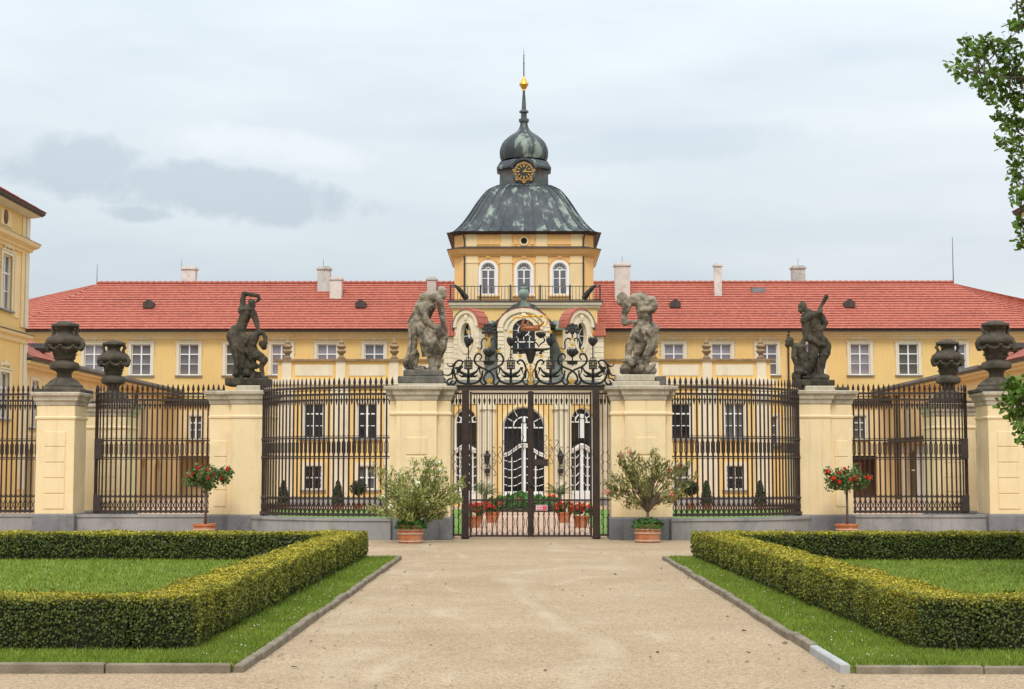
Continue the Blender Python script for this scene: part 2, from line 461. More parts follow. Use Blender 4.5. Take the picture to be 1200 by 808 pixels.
    def build(self, name, mats, parent=None, loc=(0, 0, 0), rotz=0, smooth=False, bevel=0):
        o = link(name, self.mesh(name, mats, smooth), parent, loc, rotz)
        if bevel:
            b = o.modifiers.new('bevel', 'BEVEL'); b.width = bevel; b.segments = 2; b.limit_method = 'ANGLE'; b.angle_limit = math.radians(40)
        return o
def raw_mesh(name, verts, faces_n, mats, midx=None):
    """verts (N*k,3) numpy with each face k consecutive vertices"""
    me = bpy.data.meshes.new(name)
    nv = len(verts); k = faces_n; nf = nv // k
    me.vertices.add(nv); me.vertices.foreach_set('co', np.ascontiguousarray(verts, np.float32).ravel())
    me.loops.add(nv); me.loops.foreach_set('vertex_index', np.arange(nv, dtype=np.int32))
    me.polygons.add(nf); me.polygons.foreach_set('loop_start', np.arange(0, nv, k, dtype=np.int32))
    for mm in mats: me.materials.append(M[mm])
    if midx is not None: me.polygons.foreach_set('material_index', midx.astype(np.int32))
    me.update(calc_edges=True)
    return me
def unit(a): return a / np.maximum(1e-9, np.linalg.norm(a, axis=1, keepdims=True))
def smooth_line(p, n=5):
    out = []
    p = [Vector(q) for q in p]
    for i in range(len(p) - 1):
        a, b, c, d = p[max(i - 1, 0)], p[i], p[i + 1], p[min(i + 2, len(p) - 1)]
        for k in range(n):
            f = k / n
            out.append(.5 * (2 * b + (c - a) * f + (2 * a - 5 * b + 4 * c - d) * f * f + (3 * b - a - 3 * c + d) * f ** 3))
    out.append(p[-1])
    return out
LEAF = np.array([(0, 0), (.5, .35), (1, 0), (.5, -.35)]) - np.array([.5, 0])
LEAF6 = np.array([(0, 0), (.3, .2), (.65, .17), (1, 0), (.65, -.17), (.3, -.2)])
OAK = np.array([(0, 0), (.18, .09), (.3, .22), (.42, .14), (.55, .30), (.68, .18), (.82, .24), (1, 0), (.82, -.24), (.68, -.18), (.55, -.30), (.42, -.14), (.3, -.22), (.18, -.09)])
def leaves(name, c, nrm, size, mats, midx=None, spread=.9, shape=LEAF, up=None, seedv=None, parent=None, kind=None, aspect=1.0, label=None):
    n = len(c)
    nr = unit(nrm + RNG.normal(0, spread, (n, 3)))
    t = RNG.normal(0, 1, (n, 3)) if up is None else up + RNG.normal(0, .35, (n, 3))
    u = unit(t - nr * np.sum(t * nr, axis=1, keepdims=True))
    v = np.cross(nr, u)
    s = (size * RNG.uniform(.65, 1.3, n))[:, None, None] if not hasattr(size, 'shape') else size[:, None, None]
    vv = c[:, None, :] + s * (shape[None, :, 0:1] * u[:, None, :] + aspect * shape[None, :, 1:2] * v[:, None, :])
    # slight fold so that the leaf is not perfectly flat
    vv = vv + (s * np.abs(shape[None, :, 1:2]) * .25) * nr[:, None, :]
    me = raw_mesh(name, vv.reshape(-1, 3), len(shape), mats, midx)
    o = link(name, me, parent)
    if kind: o['kind'] = kind
    return o
def wall_mb(u0, u1, z0, z1, ops, thick=.35, mb=None):
    """front of a wall at local y=0 with real openings; ops = (centre, width, bottom, top, arch)"""
    mb = mb or MB()
    xs = {u0, u1}
    for (c, wd, zb, zt, ar) in ops:
        xs |= {c - wd / 2, c + wd / 2}
        if ar: xs |= {c - wd / 2 * math.cos(PI * i / 12) for i in range(1, 12)}
    xs = sorted(xs)
    def top(o, x):
        c, wd, zb, zt, ar = o
        if not ar: return zt
        r = wd / 2; rise = r * ar
        return zt - rise + rise * math.sqrt(max(0, 1 - ((x - c) / r) ** 2))
    for a, b in zip(xs[:-1], xs[1:]):
        if b - a < 1e-6: continue
        mid = (a + b) / 2
        os_ = sorted([o for o in ops if abs(mid - o[0]) < o[1] / 2], key=lambda o: o[2])
        lo = (z0, z0)
        for o in os_:
            mb.quad((a, 0, lo[0]), (b, 0, lo[1]), (b, 0, o[2]), (a, 0, o[2]))
            ta, tb = top(o, a), top(o, b)
            mb.quad((a, 0, o[2]), (b, 0, o[2]), (b, thick, o[2]), (a, thick, o[2]))
            mb.quad((a, thick, ta), (b, thick, tb), (b, 0, tb), (a, 0, ta))
            lo = (ta, tb)
        mb.quad((a, 0, lo[0]), (b, 0, lo[1]), (b, 0, z1), (a, 0, z1))
    for (c, wd, zb, zt, ar) in ops:
        zs = zt - (wd / 2 * ar if ar else 0)
        l, r = c - wd / 2, c + wd / 2
        mb.quad((l, 0, zb), (l, thick, zb), (l, thick, zs), (l, 0, zs))
        mb.quad((r, thick, zb), (r, 0, zb), (r, 0, zs), (r, thick, zs))
    return mb
def roof_plane(mb, a, b, c, d, pitch=.37, lift=.06):
    """courses of tiles from eave a-b up to ridge d-c; stepped, with metric UVs"""
    a, b, c, d = map(Vector, (a, b, c, d))
    if mb.uv is None: mb.uv = []
    h = ((d + c) / 2 - (a + b) / 2).length
    ed = (b - a).normalized()
    up = (d - a) - ed * (d - a).dot(ed)
    hh = up.length; up.normalize()
    n = max(1, round(hh / pitch))
    nrm = ed.cross(up).normalized()
    for i in range(n):
        t0, t1 = i / n, (i + 1) / n
        l0, r0, l1, r1 = a.lerp(d, t0), b.lerp(c, t0), a.lerp(d, t1), b.lerp(c, t1)
        l0 = l0 + nrm * lift; r0 = r0 + nrm * lift
        fl, fr = l0 - nrm * lift, r0 - nrm * lift
        for q in ((l0, r0, r1, l1), (fl, fr, r0, l0)):
            mb.quad(*q)
            for p in q:
                mb.uv.append(((p - a).dot(ed), (p - a).dot(up)))
    return mb

BX = -.2          # axis of the palace, a little left of the axis of the gate
G = 40.2          # the gate's distance
exec_parts = []
# ------------------------------------------------------------------ ground, lawns, kerbs
def ground():
    mb = MB()
    mb.quad((-600, -60, 0), (600, -60, 0), (600, 900, 0), (-600, 900, 0))
    tag(mb.build('gravel_ground', 'gravel'), kind='structure')
    mb = MB(); mb.quad((-23, G + .9, .004), (23, G + .9, .004), (23, 101, .004), (-23, 101, .004))
    tag(mb.build('courtyard_gravel', 'court_gravel'), kind='structure')
    for s in (-1, 1):
        mb = MB()
        pts = [(1.85, 42.2), (2.05, 60), (2.6, 70), (11.6, 70), (11.4, 56), (10.6, 45.5), (7.2, 44.0), (3.6, 42.2)]
        mb.plan([(s * x, y) for x, y in pts], [(0, .0), (0, .05)])
        tag(mb.build('courtyard_lawn', 'turf_bright'), kind='structure')
    # pebbles lying on the near gravel
    n = 5200
    y = 9.5 + 30 * RNG.random(n) ** 1.9
    x = RNG.uniform(-1, 1, n) * (2.45 + np.maximum(0, 13.3 - y) * 1.2)
    r = RNG.uniform(.004, .011, n)
    k = np.array([(1, 0, 0), (0, 1, 0), (-1, 0, 0), (0, -1, 0)])
    a = RNG.uniform(0, PI, n)
    ca, sa = np.cos(a), np.sin(a)
    base = np.stack([x, y, np.full(n, .004)], 1)
    tops = base + np.stack([0 * r, 0 * r, r * .8], 1)
    tri = []
    for q in range(4):
        p0, p1 = k[q], k[(q + 1) % 4]
        f = lambda p: base + np.stack([(p[0] * ca - p[1] * sa) * r, (p[0] * sa + p[1] * ca) * r * .75, 0 * r - .003], 1)
        tri.append(np.stack([f(p0), f(p1), tops], 1))
    o = link('pebbles', raw_mesh('pebbles', np.concatenate(tri).reshape(-1, 3), 3, ['pebble']))
    tag(o, 'small loose pebbles scattered over the gravel drive', 'pebbles', kind='stuff')
ground()
n_ = 150
y_ = 10 + 28 * RNG.random(n_) ** 1.5
x_ = np.where(RNG.random(n_) < .6, RNG.choice([-1, 1], n_) * (2.5 - RNG.exponential(.25, n_)), RNG.uniform(-2.5, 2.5, n_))
leaves('dry_leaves', np.column_stack([x_, y_, np.full(n_, .014)]), np.tile((0, 0, 1.), (n_, 1)), .05, ['twig'], None, .25, LEAF6, kind='stuff', aspect=1.6)
tag(COL.objects['dry_leaves'], 'few brown dry leaves lying on the gravel along the kerbs', 'leaves')

KX = 2.57
def bed(s):
    """one lawn bed with its kerb, hedge and grass; s = -1 left, 1 right"""
    XO = 14.5
    y0, y1 = 13.55, 30.9
    corner = [(KX, 15.0), (KX - .02, y0)]
    edge = [(s * KX, y1), (s * KX, y0), (s * XO, y0 - .1), (s * XO, y1)]
    mb = MB(); mb.plan([(s * (KX + .03), y1), (s * (KX + .03), y0 + .03), (s * XO, y0 - .07), (s * XO, y1)], [(0, 0), (0, .055)])
    tag(mb.build('lawn', 'turf'), kind='structure')
    kerb = empty('kerb', (s * KX, y0, 0), kind='structure')
    def stones(a, b, lens, matn):
        a, b = Vector(a), Vector(b)
        d = (b - a); tot = d.length; d.normalize(); nn = Vector((-d.y, d.x)); p = 0; i = 0
        while p < tot - .05:
            l = min(lens * random.uniform(.8, 1.25), tot - p)
            if tot - p - l < .3: l = tot - p
            q = a + d * (p + .006)
            r = a + d * (p + l - .006)
            hgt = .075 + random.uniform(-.012, .012); j = random.uniform(-.012, .012)
            m2 = MB(); o0 = q - Vector((s * KX, y0)); o1 = r - Vector((s * KX, y0))
            w0, w1 = nn * (-.035 + j), nn * (.05 + j)
            poly = [tuple(o0 + w0), tuple(o1 + w0 * random.uniform(.9, 1.1)), tuple(o1 + w1), tuple(o0 + w1)]
            m2.plan(poly, [(0, -.05), (0, hgt - .012), (-.012, hgt)])
            ob = m2.build('kerb_stone', matn(i) if callable(matn) else matn, kerb)
            p += l; i += 1
    if s < 0:
        stones((s * KX, y0), (s * KX, y1), 1.0, 'kerb_stone')
    else:
        stones((s * KX, y0), (s * KX, y0 + 1.45), 1.6, 'kerb_new')
        stones((s * KX, y0 + 1.46), (s * KX, y1), 1.0, 'kerb_stone')
    stones((s * (KX + .07), y0 - .004), (s * XO, y0 - .1), 1.05, 'kerb_stone')
    # hedge: a run along the drive, a run across the front and one across the back
    ox0, ox1 = (3.18, 3.18) if s < 0 else (3.43, 3.06)      # outer face at front, at back
    fy, by = 14.62, 30.6
    H = .54; W = .6
    name = 'left of the drive' if s < 0 else 'right of the drive'
    root = empty('box_hedge', (0, 0, 0), 'clipped box hedge with yellow green top round the lawn ' + name, 'hedge', 'clipped box hedges')
    runs = [  # (x0,y0) -> (x1,y1) polygons, listed outer->inner
        [(ox0, fy), (ox1, by), (ox1 + W, by), (ox0 + W, fy)],
        [(ox0 + W - .02, fy), (ox0 + W - .02, fy + .62), (XO - .6, fy + .55), (XO - .6, fy - .07)],
        [(ox1 + W - .02, by - 1.0), (ox1 + W - .02, by), (XO - .6, by), (XO - .6, by - 1.0)]]
    core = MB()
    for r in runs:
        core.plan([(s * x, y) for x, y in r], [(-.07, .03), (-.05, .12), (-.05, H - .05), (-.1, H - .03)])
    core.build('hedge_core', 'hedge_core', root)
    C, NN, SZ, MI = [], [], [], []
    def lump(p, ax):
        return .022 * np.sin(p * 3.1 + ax) + .018 * np.sin(p * 7.3 + 2 * ax)
    def face(a, b, dens, near, skip_low=False, mi=0, wob=0):
        a = np.array(a, float); b = np.array(b, float)
        d = b - a; l = np.linalg.norm(d); n = int(l * H * dens)
        t = RNG.random(n); z = RNG.random(n)
        z = np.where(RNG.random(n) < .5, z, np.sqrt(z)) * H + .03
        nn = np.array([d[1], -d[0]]) / l
        ph = RNG.random() * 6
        bulge = lump(t * l, ph) * .8 + .02 * np.sin(z / H * PI) - .06 * np.clip((.16 - z) / .12, 0, 1) - RNG.exponential(.024, n) - .05 * (RNG.random(n) < .12)
        p = a + t[:, None] * d + nn * bulge[:, None]
        zl = z * (1 + .0) + (z > H * .8) * lump(t * l, ph + 2) * .6
        C.append(np.column_stack([p[:, 0] * s, p[:, 1], np.clip(zl, .03, H + .04)]))
        NN.append(np.column_stack([np.full(n, nn[0] * s), np.full(n, nn[1]), np.full(n, .35)]))
        SZ.append(np.full(n, near))
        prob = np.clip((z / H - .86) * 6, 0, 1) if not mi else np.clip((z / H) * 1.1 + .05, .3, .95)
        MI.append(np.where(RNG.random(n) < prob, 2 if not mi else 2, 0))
    def topf(poly, dens, near):
        q = np.array(poly, float)
        ar = .5 * abs(np.dot(q[:, 0], np.roll(q[:, 1], 1)) - np.dot(q[:, 1], np.roll(q[:, 0], 1)))
        n = int(ar * dens)
        u, v = RNG.random(n)[:, None], RNG.random(n)[:, None]
        p = (q[0] * (1 - u) + q[1] * u) * (1 - v) + (q[3] * (1 - u) + q[2] * u) * v
        z = H + .012 + lump(p[:, 1] + p[:, 0], 1.3) * .6 - RNG.exponential(.014, n)
        C.append(np.column_stack([p[:, 0] * s, p[:, 1], z])); NN.append(np.tile((0, 0, 1.), (n, 1))); SZ.append(np.full(n, near))
        MI.append(np.where(RNG.random(n) < .8, 1, 2))  # top gets the lighter leaves: part new growth, part painted light
    for (ya, yb, de, sz) in ((fy, 18, 5200, .028), (18, 23, 3300, .036), (23, by, 2100, .046)):
        fa, fb = (ya - fy) / (by - fy), (yb - fy) / (by - fy)
        xa, xb = ox0 + (ox1 - ox0) * fa, ox0 + (ox1 - ox0) * fb
        face((xb, yb), (xa, ya), de, sz, mi=1)
        face((xa + W, ya), (xb + W, yb), de * .5, sz)
        topf([(xa, ya), (xb, yb), (xb + W, yb), (xa + W, ya)], de, sz)
    face((ox0, fy), (XO - .6, fy - .07), 5200, .028)
    face((XO - .6, fy + .55), (ox0 + W, fy + .62), 900, .04)
    topf(runs[1], 4600, .028)
    face((ox1 + W, by - 1.0), (XO - .6, by - 1.0), 1900, .05)
    face((XO - .6, by), (ox1, by), 700, .05)
    topf(runs[2], 1500, .05)
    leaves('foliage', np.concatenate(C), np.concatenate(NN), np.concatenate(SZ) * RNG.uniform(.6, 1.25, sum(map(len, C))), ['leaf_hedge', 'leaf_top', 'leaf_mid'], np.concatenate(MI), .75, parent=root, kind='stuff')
    # bare stems low in the front face
    mb = MB()
    for i in range(46):
        x = s * random.uniform(ox0 + .2, 8); y = fy + random.uniform(.03, .2)
        mb.tube([(x, y, .02), (x + random.uniform(-.05, .05), y - .02, .14), (x + random.uniform(-.12, .12), y + .02, .3)], [.009, .007, .004], 4)
    mb.build('stems', 'twig', root)['kind'] = 'stuff'
    # grass
    def blades(n, fx, ymin, ymax, h, wd, pw=1.0):
        y = ymin + (ymax - ymin) * RNG.random(n) ** pw
        x0, x1 = fx(y)
        x = x0 + (x1 - x0) * RNG.random(n)
        hh = h * RNG.uniform(.5, 1.3, n)
        a = RNG.uniform(0, 2 * PI, n)
        dx, dy = np.cos(a) * wd, np.sin(a) * wd
        b = np.column_stack([s * x, y, np.full(n, .05)])
        ln = RNG.normal(0, .4, (n, 2)) * hh[:, None]
        return np.stack([b + np.column_stack([dx, dy, 0 * dx]), b - np.column_stack([dx, dy, 0 * dx]), b + np.column_stack([ln, hh])], 1)
    vx = lambda y: ox0 + (ox1 - ox0) * (y - fy) / (by - fy)
    T = [blades(42000, lambda y: (KX + .05, vx(y) + .12), 13.7, 30.7, .05, .006, 1.6),
         blades(24000, lambda y: (KX + .05, 9 + 0 * y), 13.55, 14.66, .05, .006),
         blades(60000, lambda y: (vx(y) + W - .05, 13 + 0 * y), 15.3, 29.7, .06, .010, 1.2),
         blades(900, lambda y: (KX - .0, KX + .09), 14.9, 30.7, .045, .008, 1.4)]
    o = link('grass_blades', raw_mesh('grass_blades', np.concatenate(T).reshape(-1, 3), 3, ['grass']))
    tag(o, 'short mown grass of the lawn bed ' + name, 'grass', kind='stuff')
    n = 260
    y = 13.7 + 17 * RNG.random(n) ** 1.3; x = np.where(RNG.random(n) < .45, KX + .1 + RNG.random(n) * .5, vx(y) + W + RNG.random(n) * 7)
    leaves('clover_flowers', np.column_stack([s * x, y, np.full(n, .095)]), np.tile((0, -.5, 1.), (n, 1)), .012, ['clover'], None, .4, aspect=1.6)
    tag(S.objects[-1] if False else COL.objects['clover_flowers' if s < 0 else 'clover_flowers.001'], 'tiny white clover heads dotted over the lawn ' + name, 'clover flowers', kind='stuff')
for s_ in (-1, 1): bed(s_)

# ------------------------------------------------------------------ windows
WIN = {}
def rect_window(key, wd, h, splits, pane, sur=.18, orn=False, sill=True, cols=2, proud=.05, depth=.14, grille=False, smat='wall_cream'):
    t = []
    fr = MB(); e = .06
    fr.box(-wd / 2, -wd / 2 + e, depth - .05, depth + .03, 0, h); fr.box(wd / 2 - e, wd / 2, depth - .05, depth + .03, 0, h)
    fr.box(-wd / 2 + e, wd / 2 - e, depth - .05, depth + .03, 0, e); fr.box(-wd / 2 + e, wd / 2 - e, depth - .05, depth + .03, h - e, h)
    zs = [0] + [q * h for q in splits] + [h]
    for q in splits: fr.box(-wd / 2 + e, wd / 2 - e, depth - .035, depth + .02, q * h - (.035 if q == splits[-1] else .02), q * h + (.035 if q == splits[-1] else .02))
    xs = [-wd / 2 + wd * i / cols for i in range(cols + 1)]
    for x in xs[1:-1]:
        fr.box(x - .045, x + .045, depth - .045, depth + .025, e, h - e)
    t.append(('window', fr.mesh('window', 'white_paint'), (0, 0, 0)))
    pm = {}
    for i in range(cols):
        for j in range(len(zs) - 1):
            x0, x1, z0, z1 = xs[i], xs[i + 1], zs[j], zs[j + 1]
            k = (round(x1 - x0, 3), round(z1 - z0, 3))
            if k not in pm:
                p = MB(); p.box(-k[0] / 2, k[0] / 2, -.004, .004, -k[1] / 2, k[1] / 2); pm[k] = p.mesh('pane', pane)
            t.append(('pane', pm[k], ((x0 + x1) / 2, depth + .008, (z0 + z1) / 2)))
    if sur:
        m2 = MB()
        m2.box(-wd / 2 - sur, -wd / 2, -proud, .02, -.02, h + sur); m2.box(wd / 2, wd / 2 + sur, -proud, .02, -.02, h + sur)
        m2.box(-wd / 2, wd / 2, -proud, .02, h, h + sur)
        if orn:
            m2.box(-wd / 2 - sur - .05, wd / 2 + sur + .05, -proud - .04, -proud - .003, h + sur - .06, h + sur)
            for sx in (-1, 1):       # ears and shells of the stucco frame
                for k in range(5):
                    m2.ball((sx * (wd / 2 + sur + .02 + .02 * math.sin(k * 2)), -proud, h + sur - .1 - .17 * k), .06, 6, (1, .5, 1.2))
                m2.tube([(sx * .55, -proud, h + sur + .05), (sx * .4, -proud, h + sur + .17), (sx * .22, -proud, h + sur + .13), (sx * .12, -proud, h + sur + .26)], .05, 5)
            m2.ball((0, -proud, h + sur + .2), .17, 8, (1, .4, .9))
        t.append(('surround', m2.mesh('surround', smat), (0, 0, 0)))
    if sill:
        m3 = MB(); m3.box(-wd / 2 - sur - .06, wd / 2 + sur + .06, -proud - .08, .03, -.10, -.02)
        t.append(('sill', m3.mesh('sill', 'cap_stone' if sill == 2 else 'lead'), (0, 0, 0)))
    if grille:
        g = MB()
        for i in range(1, 6): g.box(-wd / 2 + wd * i / 6 - .012, -wd / 2 + wd * i / 6 + .012, .02, .04, 0, h)
        for i in range(1, 5): g.box(-wd / 2, wd / 2, .025, .045, h * i / 5 - .012, h * i / 5 + .012)
        t.append(('grille', g.mesh('grille', 'iron'), (0, 0, 0)))
    WIN[key] = t
def put_window(key, parent, loc, rotz=0):
    root = None
    for nm, me, off in WIN[key]:
        if root is None:
            root = link(nm, me, parent, loc, rotz)
        else:
            o = link(nm, me, root, off)
            if nm == 'pane': o.rotation_euler = (random.uniform(-.012, .012), 0, random.uniform(-.02, .02))
    return root
def arcpts(r, a0, a1, n, cx=0, cz=0, rz=None):
    return [(cx + r * math.cos(a0 + (a1 - a0) * i / n), cz + (rz or r) * math.sin(a0 + (a1 - a0) * i / n)) for i in range(n + 1)]
def arc_band(mb, ri, ro, y0, y1, a0=0, a1=PI, n=12, cx=0, cz=0, sq=1.0):
    i_, o_ = arcpts(ri, a0, a1, n, cx, cz, ri * sq), arcpts(ro, a0, a1, n, cx, cz, ro * sq)
    for k in range(n):
        mb.prism_y([i_[k], o_[k], o_[k + 1], i_[k + 1]], y0, y1)
def arched_poly(wd, h, n=16): return [(-wd / 2, 0), (wd / 2, 0)] + arcpts(wd / 2, 0, PI, n, 0, h - wd / 2)
def arched_frame(mb, wd, h, e, y0, y1):
    r = wd / 2
    mb.box(-r, -r + e, y0, y1, 0, h - r); mb.box(r - e, r, y0, y1, 0, h - r); mb.box(-r + e, r - e, y0, y1, 0, e)
    arc_band(mb, r - e, r, y0, y1, cz=h - r)
def arched_window(key, wd, h, pane, sur=.16, white=.1):
    r = wd / 2; zc = h - r
    fr = MB(); arched_frame(fr, wd, h, .07, .09, .17)
    fr.box(-.045, .045, .1, .165, .07, zc); fr.box(-r + .07, r - .07, .1, .165, zc - .04, zc + .04)
    for q in (.33, .66): fr.box(-r + .07, r - .07, .11, .16, zc * q - .02, zc * q + .02)
    for k in range(1, 6):
        a = PI * k / 6
        if k % 1 == 0: fr.tube([(.16 * math.cos(a), .135, zc + .16 * math.sin(a)), ((r - .05) * math.cos(a), .135, zc + (r - .05) * math.sin(a))], .02, 4)
    arc_band(fr, .13, .17, .11, .16, cz=zc, n=8)
    t = [('window', fr.mesh('window', 'white_paint'), (0, 0, 0))]
    for sx in (-1, 1):
        for j in range(3):
            p = MB(); p.box(0, r, -.004, .004, zc * j / 3, zc * (j + 1) / 3)
            t.append(('pane', p.mesh('pane', pane), (-r if sx < 0 else 0, .145, 0)))
    p = MB(); p.prism_y([(-r, zc), (r, zc)] + arcpts(r, 0, PI, 14, 0, zc)[1:-1], -.004, .004)
    t.append(('pane', p.mesh('pane', pane), (0, .145, 0)))
    m2 = MB()
    m2.box(-r - sur, -r, -.05, .02, 0, zc); m2.box(r, r + sur, -.05, .02, 0, zc); arc_band(m2, r, r + sur, -.05, .02, cz=zc)
    t.append(('surround', m2.mesh('surround', 'white_paint'), (0, 0, 0)))
    m3 = MB()
    pts = arcpts(r + sur + .12, .12, PI - .12, 14, 0, zc)
    for q in pts: m3.ball((q[0], -.02, q[1]), .05, 6, (1, .5, 1))
    for sx in (-1, 1):
        for k in range(6): m3.ball((sx * (r + sur + .12 + .02 * (k % 2)), -.02, zc - .12 * k), .045, 6, (1, .5, 1))
    m3.ball((0, -.02, h + sur + .22), .2, 8, (1, .35, .9)); m3.ball((0, -.04, h + sur + .42), .09, 6, (1, .5, 1))
    t.append(('stucco_frame', m3.mesh('stucco_frame', 'tower_yellow'), (0, 0, 0)))
    m4 = MB(); m4.box(-r - sur - .1, r + sur + .1, -.12, .03, -.12, -.01)
    t.append(('sill', m4.mesh('sill', 'wall_pale'), (0, 0, 0)))
    WIN[key] = t
rect_window('upper', 1.28, 2.02, (.36, .68), 'glass', .2, True)
rect_window('upper_b', 1.28, 2.02, (.36, .68), 'glass_curtain', .2, True)
rect_window('upper_c', 1.28, 2.02, (.36, .68), 'glass_mid', .2, True)
rect_window('low_main', 1.2, 1.9, (.36, .68), 'glass_mid', .18)
rect_window('front', 1.0, 1.78, (.36, .7), 'glass_dark', .17, False)
rect_window('front_pale', 1.0, 1.78, (.36, .7), 'glass_mid', .17, False)
rect_window('small', .86, 1.2, (.5,), 'glass_dark', .17, False, True, 2, grille=True)
rect_window('small_pale', .86, 1.2, (.5,), 'glass_mid', .17, False, True, 2)
rect_window('wing', 1.0, 2.2, (.36, .7), 'glass_blue', .16, False)
rect_window('annex', .8, 1.5, (.4, .7), 'glass_mid', .17, False)
rect_window('annex_dark', .9, 1.25, (.5,), 'glass_dark', .14, False, True, 2, grille=True, smat='wall_pale')
rect_window('pavilion', 1.25, 2.4, (.34, .67), 'glass', .2, True)
rect_window('pavilion_low', 1.25, 2.0, (.34, .67), 'glass_mid', .2, True)
rect_window('drum', .3, .45, (.5,), 'glass_dark', .07, False, False, smat='wood_brown', proud=.03)
arched_window('tower', .86, 1.95, 'glass')

# ------------------------------------------------------------------ the long rear wing of the palace
def roof_z(Y): return 10.95 + (Y - 102.3) * (14.6 - 10.95) / (108 - 102.3)
def ridge_tiles(pts, parent, r=.13):
    mb = MB()
    for a, b in zip(pts[:-1], pts[1:]):
        a, b = Vector(a), Vector(b); n = max(1, int((b - a).length / .4)); d = (b - a) / n
        for i in range(n):
            p = a + d * i
            mb.tube([p + Vector((0, 0, .03)), p + d * .96 + Vector((0, 0, .06))], [r * .8, r], 6)
    o = mb.build('ridge_tiles', 'roof_tile', parent); o['kind'] = 'stuff'
    if True:
        me = o.data; me.uv_layers.new(name='UVMap')
def chimney(parent, x, z0, z1, Y, wd, m='chimney_plaster'):
    mb = MB(); d = wd * .8
    mb.box(x - wd / 2, x + wd / 2, Y - d / 2, Y + d / 2, z0, z1 - .22)
    o = mb.build('chimney', m, parent, bevel=.02)
    m2 = MB(); m2.box(x - wd / 2 - .08, x + wd / 2 + .08, Y - d / 2 - .08, Y + d / 2 + .08, z1 - .22, z1 - .1)
    m2.box(x - wd / 2 + .04, x + wd / 2 - .04, Y - d / 2 + .04, Y + d / 2 - .04, z1 - .1, z1)
    m2.build('chimney_cap', m, o)
    m3 = MB(); m3.box(x - wd / 2 - .05, x + wd / 2 + .05, Y - d / 2 - .06, Y + d / 2 + .05, roof_z(Y - d / 2) - .35, roof_z(Y - d / 2) + .12)
    m3.build('flashing', 'gutter', o)
def hatch(parent, x, Y, up=1.0):
    z = roof_z(Y)
    mb = MB(); mb.prism_y([(-.34, 0), (.34, 0), (.34, .32), (.0, .62), (-.34, .32)], -.45, .7)
    mb.build('roof_hatch', 'gutter', parent, (x, Y, z - .1))
